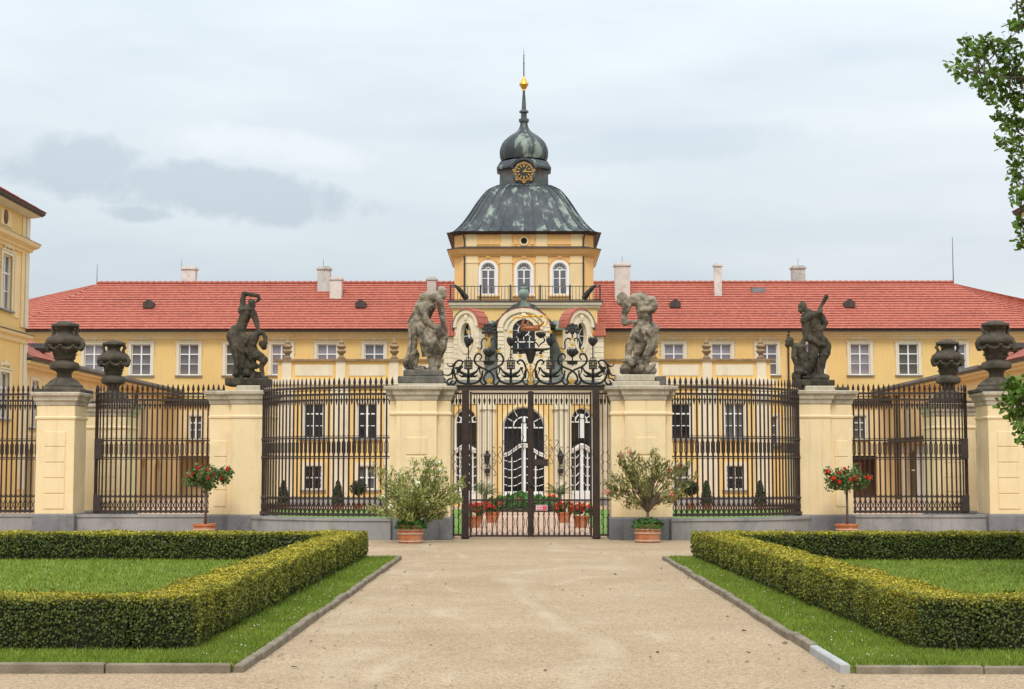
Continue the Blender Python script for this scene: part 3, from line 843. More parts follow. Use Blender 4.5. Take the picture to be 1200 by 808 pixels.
def main_wing():
    root = empty('palace_wing', (BX, 103, 0), 'long yellow palace wing with red tiled hipped roof across the back of the court', 'building')
    Y = 103; hw = 32.7
    xs = [9.8, 12.9, 15.9, 18.9, 21.95, 25.1, 28.2]
    X = [-x for x in reversed(xs)] + xs
    ops = [(x, 1.28, 8.0, 10.02, 0) for x in X] + [(x, 1.2, 3.4, 5.3, 0) for x in X if 13 < abs(x) < 20]
    wl = wall_mb(-hw, hw, 0, 10.62, ops, .3)
    wl.quad((-hw, 0, 0), (-hw, 10, 0), (-hw, 10, 10.62), (-hw, 0, 10.62)); wl.quad((hw, 0, 0), (hw, 10, 0), (hw, 10, 10.62), (hw, 0, 10.62))
    wl.quad((-hw, 10, 0), (hw, 10, 0), (hw, 10, 10.62), (-hw, 10, 10.62))
    wl.build('wall', 'wall_yellow', root)
    for x in X:
        put_window(random.choice(('upper', 'upper', 'upper_b', 'upper_b', 'upper_c')), root, (x, 0, 8.0))
        if 13 < abs(x) < 20: put_window('low_main', root, (x, 0, 3.4))
    c = MB()
    for z0, z1, d in ((10.36, 10.5, .08), (10.5, 10.64, .2), (10.64, 10.8, .4)):
        c.box(-hw - d, hw + d, -d, 10 + d, z0, z1)
    c.box(-hw - .04, hw + .04, -.04, 10.04, 6.6, 6.85)
    c.build('cornice', 'wall_pale', root)
    g = MB(); g.box(-hw - .75, hw + .75, -.75, 10.75, 10.803, 10.93)
    g.build('gutter', 'gutter', root)
    e = 3.0
    xe = hw + .85; xr = 29.45
    ez, rz = 10.94, 14.62
    mb = MB()
    roof_plane(mb, (-xe, -.85, ez), (xe, -.85, ez), (xr, 5, rz), (-xr, 5, rz))
    roof_plane(mb, (xe, 10.85, ez), (-xe, 10.85, ez), (-xr, 5, rz), (xr, 5, rz))
    roof_plane(mb, (-xe, 10.85, ez), (-xe, -.85, ez), (-xr, 5, rz), (-xr, 5.01, rz))
    roof_plane(mb, (xe, -.85, ez), (xe, 10.85, ez), (xr, 5.01, rz), (xr, 5, rz))
    # the hips run on further outwards, as the side ranges meet the roof
    for s in (-1, 1):
        a, b, c_, d = (s * xe, -.85, ez), (s * (xe + 9), -.85, ez), (s * (xe + 4), 5, rz - 1.9), (s * (xr), 5, rz)
        roof_plane(mb, *((a, b, c_, d) if s > 0 else (b, a, d, c_)))
    rf = mb.build('roof', 'roof_tile', root)
    ridge_tiles([(-xr, 5, rz + .02), (xr, 5, rz + .02)], rf)
    ex = MB()
    for s in (-1, 1):
        x0, x1 = sorted((s * (hw + .01), s * (hw + 8.5)))
        ex.box(x0, x1, .0, 9.5, 0, 10.8)
    ex.build('side_range', 'wall_yellow', root)
    ch = [(222, 313, 334, 108.6, .95, 1), (380, 313, 341, 107.2, .85, 2), (394, 325, 345, 106.2, .8, 1), (506, 325, 341, 107, .62, 2), (729, 309, 345, 106.2, 1.02, 1), (841, 309, 344, 106.4, .5, 1), (935, 312, 334, 108.6, .9, 2)]
    for x, y1, y0, Yc, wd, k in ch:
        px, z1 = at(x, y1, Yc)
        chimney(rf, px - BX, roof_z(Yc) - .9 if Yc < 108 else 13.6, z1, Yc - 103, wd, 'chimney_plaster' if k == 1 else 'chimney_grey')
    for x, y in ((175, 360), (423, 361), (504, 361), (791, 361), (995, 361)):
        Yc = 104.9; px, z = at(x, y, Yc); hatch_root = rf
        zz = roof_z(Yc)
        mb = MB(); mb.prism_y([(-.34, 0), (.34, 0), (.36, .32), (0, .6), (-.36, .32)], -.35, .9)
        mb.build('roof_hatch', 'gutter', rf, (px - BX, Yc - 103, zz - .02))
    px, z = at(888, 340, 107)
    mb = MB(); mb.box(-.45, .45, -.3, .4, -.22, .1); mb.build('roof_window', 'lead', rf, (px - BX, 4, roof_z(107) + .1))
    for x, y1, Yc, z0, r in ((114, 310, 108, 14.6, .025), (213, 304, 108.6, 15, .02), (379, 304, 107.2, 15.5, .02), (729, 300, 106.2, 15.9, .02), (935, 303, 108.6, 15.7, .02), (1116, 278, 108, 14.6, .035)):
        px, z1 = at(x, y1, Yc)
        mb = MB(); mb.tube([(px - BX, Yc - 103, z0), (px - BX, Yc - 103, z1)], [r, r * .5], 5); mb.build('lightning_rod', 'gutter', rf)
    for x in (-30.2, 17.25, 30.2):
        mb = MB(); mb.tube([(x, -.5, 10.9), (x, -.12, 10.4), (x, -.1, 0)], .07, 6); mb.build('downpipe', 'gutter', root)
main_wing()

def oct_ring(h, ch, z, cx=0, cy=0):
    a = h - ch
    return [(cx - a, cy - h, z), (cx + a, cy - h, z), (cx + h, cy - a, z), (cx + h, cy + a, z), (cx + a, cy + h, z), (cx - a, cy + h, z), (cx - h, cy + a, z), (cx - h, cy - a, z)]
def tower():
    TY = 99.5
    cx = at(614, 300, 95)[0]
    root = empty('clock_tower', (cx, TY, 0), 'square yellow clock tower with green copper bell roof, onion lantern and gilded spire', 'tower')
    # body: chamfered square, front 4.45 m before the centre
    H = 4.25; CH = .62; fy = -H
    zb, zc = 11.9, 15.3
    wz = 12.72
    def z_at(y, Y=95): return at(614, y, Y)[1]
    z_corn0, z_corn1, z_eave = z_at(300), z_at(292), z_at(272)
    fx = H - CH
    wx = (at(655, 300, 95)[0] - at(571, 300, 95)[0]) / 2
    body = wall_mb(-fx, fx, 11.0, z_eave + .05, [(-wx, .86, z_at(345), z_at(345) + 1.95, 1), (0, .86, z_at(345), z_at(345) + 1.95, 1), (wx, .86, z_at(345), z_at(345) + 1.95, 1)], .3)
    body.v = [(x, y + fy, z) for x, y, z in body.v]
    r0, r1 = oct_ring(H, CH, 11.0), oct_ring(H, CH, z_eave + .05)
    for i in range(1, 8):
        j = (i + 1) % 8
        body.quad(r0[i], r0[j], r1[j], r1[i])
    body.build('wall', 'tower_yellow', root)
    for x in (-wx, 0, wx): put_window('tower', root, (x, fy, z_at(345)))
    pl = MB()
    for x, wd in ((-fx + .42, .84), (fx - .42, .84), (-wx / 2, .72), (wx / 2, .72)):
        pl.box(x - wd / 2, x + wd / 2, fy - .07, fy + .01, 11.0, z_corn0)
        pl.box(x - wd / 2 - .06, x + wd / 2 + .06, fy - .11, fy + .01, z_corn0 - .42, z_corn0 - .32)
    for x in (-fx + .42, fx - .42, -wx / 2, wx / 2):
        pl.box(x - .34, x + .34, fy - .05, fy + .01, z_corn1 + .02, z_eave - .1)
    pl.build('pilaster', 'wall_pale', root)
    for x, wd in ((-wx, 1.45), (wx, 1.45)):
        sp = MB(); sp.box(x - wd / 2, x + wd / 2, fy - .045, fy + .01, z_corn1 + .3, z_eave - .2); sp.build('frieze_panel', 'tower_yellow', root)
    for sx in (-1, 1):
        sp = MB(); sp.prism_y([(sx * .38, z_corn1 + .3), (sx * .62, z_corn1 + .3), (sx * .62, z_eave - .2), (sx * .38, z_eave - .2)], fy - .045, fy + .01); sp.build('frieze_panel', 'tower_yellow', root)
    oc = MB(); zo = (z_corn1 + z_eave) / 2
    arc_band(oc, .19, .3, fy - .06, fy + .01, 0, 2 * PI, 20, 0, zo); oc.build('oculus_frame', 'wall_pale', root)
    oc = MB(); oc.prism_y(arcpts(.2, 0, 2 * PI, 20, 0, zo)[:-1], fy - .02, fy + .01); oc.build('oculus', 'dark_void', root)
    co = MB()
    for d0, z0, d1, z1 in ((.06, z_corn0, .16, z_corn0 + .12), (.2, z_corn0 + .12, .42, z_corn1)):
        co.rings([oct_ring(H + d0, CH, z0), oct_ring(H + d1, CH, z1)])
    co.build('cornice', 'tower_yellow', root)
    co = MB(); co.rings([oct_ring(H + .45, CH, z_corn1 + .002), oct_ring(H + .45, CH, z_corn1 + .05), oct_ring(H + .02, CH, z_corn1 + .2)])
    co.build('cornice_flashing', 'gutter', root)
    co = MB(); co.rings([oct_ring(H + .05, CH, z_eave - .12), oct_ring(H + .38, CH, z_eave + .04)]); co.build('eaves', 'gutter', root)
    for sx in (-1, 1):
        m = MB(); m.tube([(sx * (fx + .1), fy - .3, z_eave), (sx * (fx - .02), fy - .12, z_eave - .5), (sx * (fx - .02), fy - .12, z_corn1 + .1)], .06, 6)
        m.tube([(sx * (fx - .02), fy - .12, z_corn0), (sx * (fx - .02), fy - .12, 12.4)], .06, 6); m.build('downpipe', 'gutter', root)
    # bell-shaped copper roof, each strip between two seams its own piece
    K = 99.5 / 98
    prof = [(4.72, z_eave + .02), (4.3, z_eave + .14), (3.86, z_eave + .52), (3.42, z_eave + 1.05), (2.98, z_eave + 1.67), (2.62, z_eave + 2.13), (2.22, z_eave + 2.54), (1.62, z_eave + 2.86)]
    zt = at(614, 216.5, 97.9)[1]; sc = (zt - z_eave - .02) / 2.84
    prof = [(r, z_eave + .02 + (z - z_eave - .02) * sc) for r, z in prof]
    # refine
    def refine(p, n=22):
        out = []
        zz = [q[1] for q in p]; rr = [q[0] for q in p]
        tt = np.linspace(0, len(p) - 1, n)
        def cr(v, t):
            i = min(int(t), len(v) - 2); f = t - i
            p0, p1, p2, p3 = v[max(i - 1, 0)], v[i], v[i + 1], v[min(i + 2, len(v) - 1)]
            return .5 * (2 * p1 + (p2 - p0) * f + (2 * p0 - 5 * p1 + 4 * p2 - p3) * f * f + (3 * p1 - p0 - 3 * p2 + p3) * f ** 3)
        return [(cr(rr, t), cr(zz, t)) for t in tt]
    prof = refine(prof)
    dome = None
    chf = lambda r: .16 * r + .02
    for side in range(8):
        ns = 10 if side % 2 == 0 else 2
        for k in range(ns):
            m = MB(); L_ = []; R_ = []
            for r, z in prof:
                q = oct_ring(r, chf(r), z)
                a, b = Vector(q[side]), Vector(q[(side + 1) % 8])
                L_.append(tuple(a.lerp(b, k / ns))); R_.append(tuple(a.lerp(b, (k + 1) / ns)))
            m.rings([L_, R_], closed=False, cap0=False, cap1=False)
            # standing seam
            for j in range(len(L_) - 1):
                a, b = Vector(L_[j]), Vector(L_[j + 1]); n = Vector((a.x, a.y, 1.2)).normalized() * .045
                t = (Vector(R_[j]) - a).normalized() * (.018 if k else .04)
                m.quad(a - t + n, a + t + n, b + t + n, b - t + n); m.quad(a - t, a - t + n, b - t + n, b - t); m.quad(a + t + n, a + t, b + t, b + t + n)
            m.build('copper_sheet', 'copper_patina', root, smooth=40)
    # octagonal lantern with the clock
    oc8 = lambda r, z: oct_ring(r, r * .56, z)
    zk = at(614, 202.5, 98)[1]; z0 = zt - .05; z1 = at(614, 197, 97.85)[1]; z2 = at(614, 187.5, 98.3)[1]
    dr = MB(); dr.rings([oc8(1.72, z0), oc8(1.66, z0 + .1), oc8(1.55, z0 + .14), oc8(1.52, z1)]); dr.build('lantern', 'copper_dark', root)
    dr = MB(); dr.rings([oc8(1.56, z1), oc8(1.72, z1 + .08), oc8(1.72, z1 + .2), oc8(1.5, z2)])
    arc_band(dr, .74, .9, -1.86, -1.3, .3, PI - .3, 12, 0, zk); dr.build('lantern_cornice', 'copper_patina', root)
    fyl = -1.74
    zk = at(614, 202.5, 98)[1]
    for sx in (-1, 1):
        put_window('drum', root, (sx * 1.05, -1.53 + .48 - .08, zk - .2), sx * PI / 4)
    m = MB(); m.prism_y(arcpts(.73, 0, 2 * PI, 24, 0, zk)[:-1], -1.72, -1.3); m.build('clock_housing', 'copper_dark', root)
    # clock
    ck = MB()
    n = 40
    o_ = [((.62 + .02 * math.cos(8 * 2 * PI * i / n)) * math.cos(2 * PI * i / n), zk + (.62 + .02 * math.cos(8 * 2 * PI * i / n)) * math.sin(2 * PI * i / n)) for i in range(n)]
    ck.prism_y(o_, fyl - .06, fyl + .05)
    for i in range(16): ck.ball((.54 * math.cos(2 * PI * i / 16), fyl - .07, zk + .54 * math.sin(2 * PI * i / 16)), .07, 6, (1, .6, 1))
    for q in ((0, -.66), (-.64, .1), (.64, .1), (-.45, -.5), (.45, -.5)): ck.ball((q[0], fyl - .04, zk + q[1]), .1, 8, (1, .4, 1))
    clock = ck.build('clock', 'gold_paint', root)
    m = MB(); m.prism_y(arcpts(.48, 0, 2 * PI, 28, 0, zk)[:-1], fyl - .075, fyl - .05); m.build('dial', 'iron_black', clock)
    for i in range(12):
        m = MB(); m.box(-.022 if i % 3 else -.032, .022 if i % 3 else .032, -.006, .006, .29, .45)
        o = m.build('hour_mark', 'gold', clock, (0, fyl - .083, zk)); o.rotation_euler = (0, 2 * PI * i / 12, 0)
    for nm, l, a in (('minute_hand', .36, PI / 2 + .03), ('hour_hand', .25, .68)):
        m = MB(); m.prism_y([(-.028, -.06), (.028, -.06), (.03, l * .7), (0, l), (-.03, l * .7)], -.007, .007)
        o = m.build(nm, 'gold', clock, (0, fyl - (.1 if l < .3 else .115), zk)); o.rotation_euler = (0, a, 0)
    # onion
    f = 1 / 4.75 / F_PX * 99.5
    prof = [(128, 662), (136, 640), (138, 612), (134, 590), (122, 562), (108, 545), (88, 528), (54, 508), (34, 490), (24, 470), (20, 450), (20, 440)]
    pts = [(r * f, at(614, 50 + y / 4.75, 99.5)[1]) for r, y in prof]
    for side in range(8):
        m = MB(); a, b = 2 * PI * (side - .5) / 8 - PI / 2, 2 * PI * (side + .5) / 8 - PI / 2
        rs = []
        for k in range(6):
            t = a + (b - a) * k / 5
            bul = .94 + .06 * math.sin(PI * k / 5)
            rs.append([(r * bul * math.cos(t), r * bul * math.sin(t), z) for r, z in pts])
        m.rings(list(reversed(rs)), closed=False, cap0=False, cap1=False)
        m.tube([(r * .95 * math.cos(a), r * .95 * math.sin(a), z) for r, z in pts], .03, 4)
        m.build('onion_sheet', 'copper_patina', root, smooth=40)
    m = MB(); m.lathe([(r * f, at(614, 50 + y / 4.75, 99.5)[1]) for r, y in ((26, 445), (29, 438), (29, 428), (17, 424), (16, 395), (27, 390), (26, 382), (13, 374), (11, 330), (7, 285), (7, 268))], seg=10)
    m.box(-.24, .24, -.46, -.2, at(614, 50 + 530 / 4.75, 99.5)[1], at(614, 50 + 505 / 4.75, 99.5)[1])
    m.build('spire', 'copper_dark', root, smooth=50)
    m = MB(); m.lathe([(r * f, at(614, 50 + y / 4.75, 99.5)[1]) for r, y in ((9, 270), (8, 262), (14, 256), (20, 246), (27, 235), (25, 228), (17, 215), (12, 205), (5, 196), (3, 190))], seg=12)
    m.build('gilded_knob', 'gold', root, smooth=40)
    m = MB(); m.lathe([(r * f, at(614, 50 + y / 4.75, 99.5)[1]) for r, y in ((3.4, 192), (3.4, 120), (5, 118), (3, 115), (2.6, 75), (4, 72), (1.5, 68), (.6, 32))], seg=6)
    m.build('spire_rod', 'gutter', root)
tower()
# ------------------------------------------------------------------ terrace under the tower
def terrace():
    Y = 91.0
    x0, z1 = at(526, 353.5, Y); x1, _ = at(705, 353.5, Y)
    cx = (x0 + x1) / 2; hw = (x1 - x0) / 2
    root = empty('roof_terrace', (cx, Y, 0), 'yellow projecting block below the clock tower carrying a railed roof terrace', 'terrace')
    m = MB(); m.box(-hw + .25, hw - .25, 0, 8.0, 5, z1 - .3); m.build('wall', 'wall_yellow', root)
    m = MB(); m.box(-hw + .1, hw - .1, -.15, 7.9, z1 - .38, z1 - .22); m.box(-hw, hw, -.28, 7.8, z1 - .22, z1 - .06); m.build('cornice', 'wall_cream', root)
    m = MB(); m.box(-hw - .06, hw + .06, -.36, 7.8, z1 - .058, z1 + .02); m.build('terrace_deck', 'gutter', root)
    zr = at(614, 336, Y)[1]; h = zr - z1
    rail = MB()
    for z in (.06, h - .03): rail.box(-hw + .1, hw - .1, -.2, -.16, z1 + z, z1 + z + .04)
    r = rail.build('railing', 'iron', root)
    b = MB(); b.box(-.014, .014, -.014, .014, .05, h); bm_ = b.mesh('baluster', 'iron')
    n = 45
    for i in range(n): link('baluster', bm_, r, (-hw + .12 + (2 * hw - .24) * i / (n - 1), -.18, z1))
    b = MB(); b.box(-.045, .045, -.045, .045, .0, h + .06); bp = b.mesh('rail_post', 'iron')
    for i in range(6): link('rail_post', bp, r, (-hw + .1 + (2 * hw - .2) * i / 5, -.18, z1 + .02))
    for s in (-1, 1):
        m = MB(); m.tube([(s * (hw - .9), 2.0, z1 + .45), (s * (hw - .75), 1.2, z1 + .62), (s * (hw - .5), .5, z1 + .85), (s * (hw - .3), 0, z1 + .95)], [.2, .17, .12, .07], 6)
        m.build('lead_spout', 'copper_dark', root)
    # white fan-shaped guards seen in the three tower windows
terrace()

# ------------------------------------------------------------------ front block with portal
def finial_mesh():
    f = MB()
    f.lathe([(.2, 0), (.21, .08), (.14, .12), (.1, .22), (.13, .27), (.21, .34), (.24, .42), (.19, .5), (.14, .53), (.22, .6), (.25, .66), (.2, .73), (.12, .78), (.14, .84), (.1, .92), (.06, .98), (.07, 1.03), (.02, 1.1)], seg=10)
    return f.mesh('finial', 'finial_stone', 50)
def front_block():
    Y = 80.0
    root = empty('entrance_wing', (BX, Y, 0), 'low yellow front range with cream panelled parapet, stone finials and paired windows behind the railings', 'building')
    hw = 12.5
    wx = [5.2, 7.95, 10.65]
    for s in (-1, 1):
        ops = []
        for x in wx: ops += [(s * x, .86, .8, 2.0, 0), (s * x, 1.0, 3.38, 5.16, 0)]
        a, b = sorted((s * 3.7, s * hw))
        w = wall_mb(a, b, 0, 6.3, ops, .3)
        w.quad((s * hw, 0, 0), (s * hw, 22, 0), (s * hw, 22, 6.3), (s * hw, 0, 6.3))
        w.build('wall', 'wall_yellow', root)
        for i, x in enumerate(wx):
            put_window('front' if (s < 0 or i < 2) else 'front_pale', root, (s * x, 0, 3.38))
            put_window('small' if i == 2 else 'small_pale', root, (s * x, 0, .8))
        # plinth, pilasters, cornice
        p = MB(); p.box(a, b, -.1, .02, 0, .42); p.build('plinth', 'low_wall', root)
        c = MB(); c.box(a, b + (.12 if s > 0 else 0), -.1, .03, 5.92, 6.1) if s > 0 else c.box(a - .12, b, -.1, .03, 5.92, 6.1)
        x0, x1 = (a, b + .25) if s > 0 else (a - .25, b)
        c.box(x0, x1, -.22, .03, 6.1, 6.36)
        c.build('cornice', 'wall_cream', root)
        px = [3.98, 6.6, 9.3, 12.05]
        for x in px:
            m = MB(); wd = .92 if x < 12 else .82
            m.box(s * x - wd / 2, s * x + wd / 2, -.07, .02, .42, 5.92); m.box(s * x - wd / 2 + .12, s * x + wd / 2 - .12, -.1, -.068, .6, 5.6)
            m.box(s * x - wd / 2 - .05, s * x + wd / 2 + .05, -.12, .02, 5.62, 5.75)
            m.build('pilaster', 'wall_cream', root)
        # parapet
        m = MB(); m.box(a, b, .0, .45, 6.361, 7.3); m.build('parapet', 'wall_yellow', root)
        for x in px:
            m = MB(); m.box(s * x - .24, s * x + .24, -.06, .5, 6.365, 7.3); m.build('parapet_pier', 'wall_cream', root)
        for x, y in zip(px[:-1], px[1:]):
            m = MB(); q0, q1 = sorted((s * (x + .42), s * (y - .42))); m.box(q0, q1, -.035, .02, 6.55, 7.12); m.build('parapet_panel', 'wall_cream', root, bevel=.015)
        m = MB(); m.box(x0, x1, -.16, .6, 7.302, 7.40); m.build('coping', 'finial_stone', root)
        fm = FIN
        for x in px[1:]:
            link('finial', fm, root, (s * x, .2, 7.4), 0)
    m = MB(); m.box(-hw, hw, .46, 22, 6.2, 6.35); m.build('flat_roof', 'lead', root)
FIN = finial_mesh()
front_block()

def tile_hood(mb, ri, ro, y0, y1, a0, a1, cx, cz, n=10, sq=1.0):
    i_, o_ = arcpts(ri, a0, a1, n, cx, cz, ri * sq), arcpts(ro, a0, a1, n, cx, cz, ro * sq)
    for k in range(n):
        m = .018 * (k % 2)
        mb.prism_y([i_[k], (o_[k][0] + m * math.cos(a0), o_[k][1] + m), (o_[k + 1][0], o_[k + 1][1] + m), i_[k + 1]], y0, y1)
def glazed_door(key, wd, h, cols):
    r = wd / 2; zc = h - r
    fr = MB(); arched_frame(fr, wd, h, .07, .1, .22)
    t = []
    # arched tracery at the top
    arc_band(fr, r * .48, r * .48 + .06, .13, .19, cz=zc, n=12)
    for k in range(1, 6):
        a = PI * k / 6
        if k == 3: continue
        fr.tube([(r * .5 * math.cos(a), .16, zc + r * .5 * math.sin(a)), ((r - .06) * math.cos(a), .16, zc + (r - .06) * math.sin(a))], .028, 4)
    fr.box(-r + .09, r - .09, .13, .19, zc - .03, zc + .03)
    # raised ogee transom and the white centre post above it
    z0 = .62 * zc
    og = [(-r + .08, z0 - .02), (-r * .7, z0 + .06), (-r * .45, z0 + .24), (-r * .2, z0 + .43), (0, z0 + .48), (r * .2, z0 + .43), (r * .45, z0 + .24), (r * .7, z0 + .06), (r - .08, z0 - .02)]
    og = [(a, z0 + (b - z0) * min(1, r * r)) for a, b in og]
    for a, b in zip(og[:-1], og[1:]):
        fr.prism_y([(a[0], a[1]), (b[0], b[1]), (b[0], b[1] + .13), (a[0], a[1] + .13)], .02, .2)
        fr.prism_y([(a[0], a[1] + .13), (b[0], b[1] + .13), (b[0], b[1] + .19), (a[0], a[1] + .19)], -.04, .2)
    fr.box(-.12, .12, .05, .2, z0 + .73, zc + r * .2); fr.box(-.08, .08, .04, .2, zc + r * .25, zc + r * .5)
    fr.box(-.09, .09, .08, .2, .6, z0 + .47)
    for sx in (-1, 1):
        fr.box(sx * (r * .56) - .03, sx * (r * .56) + .03, .12, .19, .6, z0 + .1)
        for k in range(4):
            zz = .95 + (z0 - 1.05) * k / 3.2
            fr.tube([(sx * .12, .16, zz + .1), (sx * r * .4, .16, zz - .05), (sx * r * .7, .16, zz - .07), (sx * (r - .06), .16, zz + .02)], .026, 4)
    fr.box(-r + .09, r - .09, .06, .2, .09, .62)
    t.append(('window', fr.mesh('window', 'white_paint'), (0, 0, 0)))
    p = MB(); p.prism_y(arched_poly(wd - .06, h - .04, 16), .2, .206); t.append(('pane', p.mesh('pane', 'glass_dark'), (0, 0, 0)))
    for sx in (-1, 1):
        p = MB(); p.box(min(sx * .12, sx * (r - .2)), max(sx * .12, sx * (r - .2)), .035, .058, .16, .54)
        t.append(('door_panel', p.mesh('door_panel', 'white_paint'), (0, 0, 0)))
    WIN[key] = t
glazed_door('door', 2.06, 4.75, 4)
glazed_door('side_door', 1.44, 4.7, 4)
def portal():
    Y = 77.0
    root = empty('entrance_portal', (BX, Y, 0), 'canted yellow entrance bay with three tall arched white doors, oval dormers and curved copper roof', 'portal')
    plan = [(-3.7, 3), (-3.7, 1.2), (-2.1, 0), (2.1, 0), (3.7, 1.2), (3.7, 3)]
    w = wall_mb(-2.1, 2.1, 0, 5.3, [(0, 2.06, .12, 4.87, 1)], .3); w.build('wall', 'wall_yellow', root)
    put_window('door', root, (0, 0, .12))
    ang = math.atan2(1.2, 1.6); ln = 2.0
    for s in (-1, 1):
        w = wall_mb(-ln / 2, ln / 2, 0, 5.3, [(0, 1.44, .15, 4.85, 1)], .3)
        w.build('wall', 'wall_yellow', root, (s * 2.9, .6, 0), s * ang)
        put_window('side_door', root, (s * 2.9, .6, .15), s * ang)
        m = MB()
        for x0, x1 in ((1.42, 1.64), (1.66, 1.9), (1.92, 2.12)):
            a, b = sorted((s * x0, s * x1)); m.box(a, b, -.12 if x0 == 1.66 else -.07, .02, .35, 5.0)
        a, b = sorted((s * 1.36, s * 2.16)); m.box(a, b, -.16, .02, 0, .35); m.box(a, b, -.18, .02, 4.72, 4.86)
        m.build('pilaster', 'wall_cream', root)
        m = MB(); m.box(-ln / 2 + .0, -ln / 2 + .2, -.09, .02, 0, 5.0); m.box(ln / 2 - .2, ln / 2, -.09, .02, 0, 5.0)
        m.build('pilaster', 'wall_cream', root, (s * 2.9, .6, 0), s * ang)
        x0, x1 = sorted((s * 3.45, s * 3.7)); m = MB(); m.box(x0, x1, 1.25, 3.1, 0, 5.3); m.build('side_wall', 'wall_cream', root)
        # wall lantern on the pilaster
        m = MB(); m.tube([(0, 0, .3), (0, -.25, .42), (0, -.42, .34), (0, -.42, .2)], .022, 5); m.tube([(0, -.02, -.1), (0, -.1, .1), (0, -.02, .3)], .03, 5)
        m.box(-.07, .07, -.05, .0, -.22, .36)
        m.lathe([(.05, -.32), (.09, -.28), (.15, .06), (.19, .1), (.1, .2), (.03, .26)], (0, -.42), 6)
        m.ball((0, -.42, -.4), .06, 6)
        l = m.build('wall_lantern', 'iron_black', root, (s * 1.78, -.12, 2.35))
        m = MB(); m.lathe([(.07, -.24), (.125, .03)], (0, -.42), 6); m.v = [(x * 1.06, (y + .42) * 1.06 - .42, z) for x, y, z in m.v]; m.build('lantern_glass', 'glass_blue', l)
        m = MB(); m.ball((0, -.18, -.62), .15, 8, (1, .7, 1.1)); m.ball((0, -.16, -.8), .08, 6); m.build('hanging_ornament', 'iron_black', l)
    for k in range(1):
        m = MB(); arc_band(m, 1.03, 1.2, -.06, .02, cz=3.84); m.box(-1.2, -1.03, -.06, .02, .3, 3.84); m.box(1.03, 1.2, -.06, .02, .3, 3.84); m.build('door_surround', 'wall_pale', root)
    m = MB(); m.plan(plan, [(.05, 5.0), (.05, 5.3), (.0, 5.31), (.02, 5.7), (.1, 5.72), (.3, 5.9), (.34, 5.98)]); m.build('entablature', 'wall_cream', root)
    plan2 = [(-3.7, 14), (-3.7, 1.2), (-2.1, 0), (2.1, 0), (3.7, 1.2), (3.7, 14)]
    m = MB(); m.plan(plan2, [(.3, 5.985), (.26, 6.06), (-.35, 6.28), (-.9, 6.6), (-1.4, 7.1), (-1.85, 7.8), (-2.2, 8.7), (-2.3, 9.0)]); m.build('swept_roof', 'copper_old', root, smooth=30)
    # centre gable with arched window and copper hood
    sp = 8.74
    gb = wall_mb(-1.25, 1.25, 5.99, 9.64, [(0, 1.1, 7.45, 9.15, 1)], .3)
    gb.quad((-1.25, 0, 5.99), (-1.25, 3, 5.99), (-1.25, 3, 8.9), (-1.25, 0, 8.9)); gb.quad((1.25, 0, 5.99), (1.25, 3, 5.99), (1.25, 3, 8.9), (1.25, 0, 8.9))
    gb.v = [(x, y, min(z, sp + .92 * math.sqrt(max(0, 1 - (x / 1.26) ** 2))) if z > 9.3 else z) for x, y, z in gb.v]
    gb.build('gable', 'wall_cream', root, (0, .06, 0))
    m = MB(); arc_band(m, 1.02, 1.27, -.08, .06, cz=sp, sq=.74); arc_band(m, .82, .94, -.04, .06, cz=sp - .1, sq=.8); arc_band(m, .55, .7, -.05, .06, cz=8.6)
    for s in (-1, 1):
        a, b = sorted((s * .55, s * .7)); m.box(a, b, -.05, .06, 7.45, 8.6)
        a, b = sorted((s * 1.0, s * 1.3)); m.box(a, b, -.1, .06, 8.55, 8.72)
        for k in range(12):
            a, b = sorted((s * .95, s * 1.27)); m.box(a, b, -.04, .06, 6.1 + k * .2, 6.28 + k * .2)
    m.ball((0, -.08, 9.32), .14, 8, (1, .6, 1.3))
    m.build('archivolt', 'wall_cream', root)
    m = MB(); m.prism_y(arched_poly(1.04, 1.66, 14), .2, .21); p = m.build('gable_window', 'glass_dark', root, (0, .06, 7.47))
    m = MB(); arc_band(m, .25, .3, .14, .2, 0, 2 * PI, 14, 0, 1.15)
    for k in range(8): m.tube([(.28 * math.cos(k * PI / 4), .17, 1.15 + .28 * math.sin(k * PI / 4)), (.52 * math.cos(k * PI / 4), .17, 1.15 + .5 * math.sin(k * PI / 4))], .02, 4)
    for x in (-.28, .28): m.box(x - .02, x + .02, .14, .2, .02, .8)
    m.box(-.5, .5, .14, .2, .55, .6); m.build('tracery', 'white_paint', p)
    m = MB(); tile_hood(m, 1.27, 1.32, -.06, .3, 0, PI, 0, sp, 18, .74); hd = m.build('tile_edge', 'roof_tile', root); hd.data.uv_layers.new(name='UVMap')
    out = [(-1.95, 8.95), (-1.6, 9.12), (-1.28, 9.42), (-.95, 9.68), (-.6, 9.9), (-.25, 10.02), (0, 10.05)]
    out = out + [(-x, z) for x, z in reversed(out[:-1])]
    inn = [(-1.95, 8.85), (-1.55, 8.92), (-1.36, 8.98), (-1.1, 9.3), (-.7, 9.6), (-.3, 9.74), (0, 9.76)]
    inn = inn + [(-x, z) for x, z in reversed(inn[:-1])]
    out = [(x * .82, z - .04) for x, z in out]; inn = [(x * .82, z) for x, z in inn]
    m = MB()
    for k in range(len(out) - 1): m.prism_y([inn[k], out[k], out[k + 1], inn[k + 1]], -.02, 14)
    for k in range(1, len(out) - 1): m.tube([(out[k][0], -.03, out[k][1] + .02), (out[k][0], 13, out[k][1] + .02)], .03, 4)
    m.build('copper_hood', 'copper_patina', root)
